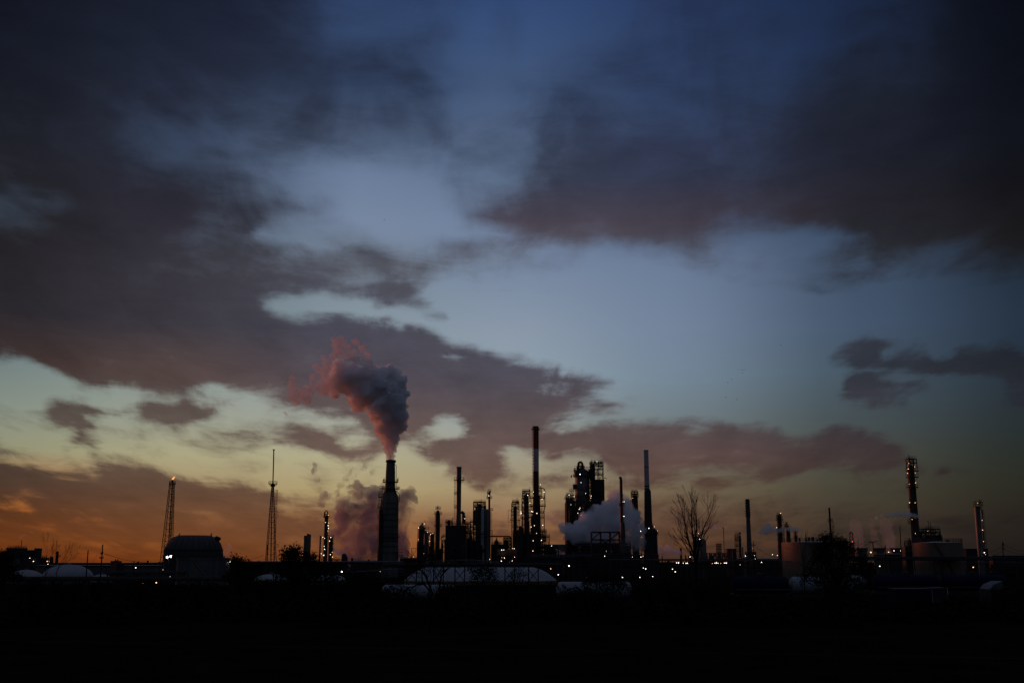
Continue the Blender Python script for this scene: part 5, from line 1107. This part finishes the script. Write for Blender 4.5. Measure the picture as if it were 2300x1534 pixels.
bare('bare_tree', 'leafless sapling with spreading twigs right of the broad short stack', 128, 230, [([(120,None),(128,1280),(138,1262),(148,1248)], .07), ([(124,1290),(134,1272),(150,1262)], .05)], 24, depth=4, L_=2.2, up=.05, spread=.35, wig=.08)
bare('bare_tree', 'thin leafless tree in front of the tan tank', 1806, 170, [([(1807,None),(1806,1290),(1805,1262),(1800,1240)], .08), ([(1806,1290),(1814,1270),(1822,1250)], .05)], 25, depth=4, L_=2.0, up=.1, spread=.35, wig=.08)
leafy('leafy_tree', 'rounded leafy tree in front of the joined square stacks', 'tree', 664, 1234, 60, 160, 31, n=16, size=.17, clumps=[(655,1239,8),(662,1236,7),(648,1243,6),(642,1250,6),(668,1242,7),(656,1252,9),(645,1262,10),(665,1262,12),(683,1250,10),(694,1253,9),(704,1256,7),(690,1268,14),(660,1280,16),(640,1280,12),(710,1272,12),(735,1282,14),(680,1292,20),(715,1295,16),(635,1295,14),(750,1295,12),(660,1312,22),(700,1316,22),(630,1318,16),(740,1316,16),(680,1340,22)])
leafy('leafy_tree', 'spiky topped leafy tree right of the white cylindrical tank', 'tree', 540, 1252, 60, 170, 32, n=14, size=.16, clumps=[(530,1255,4),(534,1260,5),(541,1264,6),(527,1262,3),(549,1268,6),(536,1272,10),(552,1280,12),(525,1285,12),(562,1286,10),(540,1296,18),(515,1298,12),(568,1298,12)])
leafy('leafy_tree', 'bushy pointed tree hiding the right side of the tan tank', 'tree', 1880, 1205, 150, 170, 33, n=13, size=.19, clumps=[(1866,1209,5),(1872,1216,7),(1852,1208,3),(1856,1216,5),(1862,1222,8),(1884,1222,7),(1891,1216,4),(1848,1224,6),(1846,1232,7),(1866,1232,12),(1888,1232,11),(1903,1229,7),(1910,1236,8),(1838,1246,9),(1858,1248,13),(1882,1250,16),(1908,1250,13),(1925,1254,9),(1828,1258,8),(1850,1266,16),(1880,1272,20),(1912,1270,16),(1935,1270,10),(1830,1280,14),(1860,1290,20),(1900,1290,20),(1940,1288,12),(1835,1298,14),(1925,1300,14),(1815,1300,8),(1870,1315,20),(1900,1316,20),(1840,1312,16),(1932,1314,14),(1880,1336,20),(1850,1338,16),(1912,1338,16),(1875,1360,22)])
leafy('leafy_tree', 'dense tree standing in front of the white tank wagon right of centre', 'tree', 1350, 1290, 90, 150, 34, n=13, size=.16, clumps=[(1345,1296,7),(1330,1300,9),(1360,1300,9),(1318,1310,8),(1345,1312,14),(1372,1312,10),(1385,1304,7),(1325,1328,16),(1360,1328,16),(1392,1322,12),(1400,1312,6)])
leafy('leafy_tree', 'ragged small leafy tree before the middle of the long white domes', 'tree', 1085, 1272, 60, 150, 35, n=11, size=.13, clumps=[(1080,1276,5),(1068,1282,6),(1092,1280,6),(1104,1285,5),(1084,1288,9),(1070,1296,8),(1100,1296,8),(1112,1300,6),(1085,1305,14),(1060,1308,10),(1058,1276,3),(1098,1273,3)])
leafy('leafy_tree', 'small airy leafy tree before the right part of the long white domes', 'tree', 1160, 1276, 40, 150, 36, n=5, size=.12, clumps=[(1158,1280,5),(1168,1284,5),(1150,1290,6),(1176,1292,5),(1162,1298,8),(1145,1305,8),(1180,1306,8)])
leafy('leafy_tree', 'dark leafy tree at the left edge of the plant', 'tree', 6, 1238, 40, 240, 37, n=14, size=.24, clumps=[(2,1244,6),(12,1248,6),(-8,1246,8),(18,1256,6),(4,1262,12),(22,1270,10),(-6,1280,14),(14,1290,14),(34,1292,10),(44,1300,8)])
leafy('leafy_tree', 'leafy tree behind the white tank wagon left of centre', 'tree', 905, 1300, 60, 188, 38, n=10, size=.14, clumps=[(880,1322,6),(868,1330,8),(895,1334,8),(930,1338,9),(908,1328,4)])
leafy('leafy_tree', 'dark shrubby tree at the left end of the white tank wagon', 'tree', 845, 1296, 60, 150, 39, n=13, size=.15, clumps=[(838,1300,8),(825,1308,10),(848,1312,9),(810,1312,10),(838,1325,14),(860,1335,9),(815,1330,14)])
R9 = random.Random(99)
for q, (px, t, w) in enumerate(((75,1306,60),(150,1312,60),(230,1312,60),(300,1316,60),(385,1318,60),(450,1308,70),(590,1306,60),(760,1308,60),(1010,1318,60),(1130,1312,60),(1215,1312,60),(1290,1330,50),(1450,1316,60),(1520,1318,60),(1600,1318,60),(1690,1338,60),(2000,1350,60),(2160,1335,60),(2265,1320,70))):
    cl = [(px + R9.uniform(-w/2, w/2), t + 4 + abs(R9.gauss(0, 7)), R9.uniform(5, 9)) for _ in range(7)] + [(px + R9.uniform(-w/2, w/2), t + 22, 12) for _ in range(4)]
    where = ['in front of the dim far left dome','in front of the largest left dome','before the small low left dome','under the left trestle lamps','before the floodlight mast foot','in front of the white cylindrical tank','in front of the dome beside the lattice mast','below the brightest orange lamp','right of the dead crooked tree','below the middle of the long white domes','below the right end of the long white domes','left end of the white wagon right of centre','below the bottle shaped chimney','below the bright row of lamps','right of the leafless vase shaped tree foot','in front of the dark blue tank wagon','left of the low blue box wagon','right of the coupled box wagons','at the right edge of the siding'][q]
    leafy('shrub', ('dark shrub ' + where), 'shrub', px, t, w, 150 + R9.uniform(-12, 12), 60 + q, n=10, size=.15, clumps=cl, group='dark shrubs along the siding')
# low scrub that closes the gaps between the shrubs
R = random.Random(5); mb = MB()
for i in range(11000):
    x = R.uniform(-85, 85); y = R.uniform(146 + 5*sin(x*.13) + 3*sin(x*.41), 186); h = R.uniform(2.2, 4.3) * (0.86 + .14*sin(x*.21) + .12*sin(x*.67+1) + .08*sin(x*1.7)) * (1.12 if x < 12 else .74 if x > 24 else .9); c = Vector((x, y, 0))
    for k in range(5):
        a = Vector((R.gauss(0,.5), R.gauss(0,.5), 1)).normalized(); p = c + a*h*R.uniform(.2, 1); b = Vector((R.gauss(0,1),R.gauss(0,1),R.gauss(0,.6))).normalized(); e = a.cross(b).normalized(); s_ = R.uniform(.2,.48)
        mb._add([p-b*s_, p+e*s_*.5, p+b*s_, p-e*s_*.5], [(0,1,2,3)])
tag(mb.build('undergrowth','leaf'), 'dark tangled undergrowth filling the strip before the railway', 'undergrowth', None, 'stuff')
mb = MB()
for i in range(5000):
    x = R.uniform(-520, 560); y = R.uniform(880, 940); h = R.uniform(3, 8.2) * (.9 + .25*sin(x*.02)); p = Vector((x, y, h*R.uniform(.3, 1))); a = Vector((R.gauss(0,1),R.gauss(0,1),R.gauss(0,1))).normalized(); b = a.orthogonal().normalized(); s_ = R.uniform(1, 2.2)
    mb._add([p-a*s_, p+b*s_*.7, p+a*s_, p-b*s_*.7], [(0,1,2,3)])
tag(mb.build('far_treeline','leaf'), 'low dark line of distant trees along the horizon', 'treeline', None, 'stuff')
# ridge added out of view at left, shading low tanks and ground
mb = MB()
for i in range(110):
    t = i / 109; y = 270 + 2100*t; x = -.62*y - 60; h = 21 + 3*sin(i*.7) + 2*sin(i*1.9)
    mb.lathe(x, y, [(34, 0), (30, h*.6), (18, h*.9), (4, h)], 10)
tag(mb.build('sun_block_ridge','leaf'), 'added ridge out of view at left, blocking the low sun', None, None, 'structure')
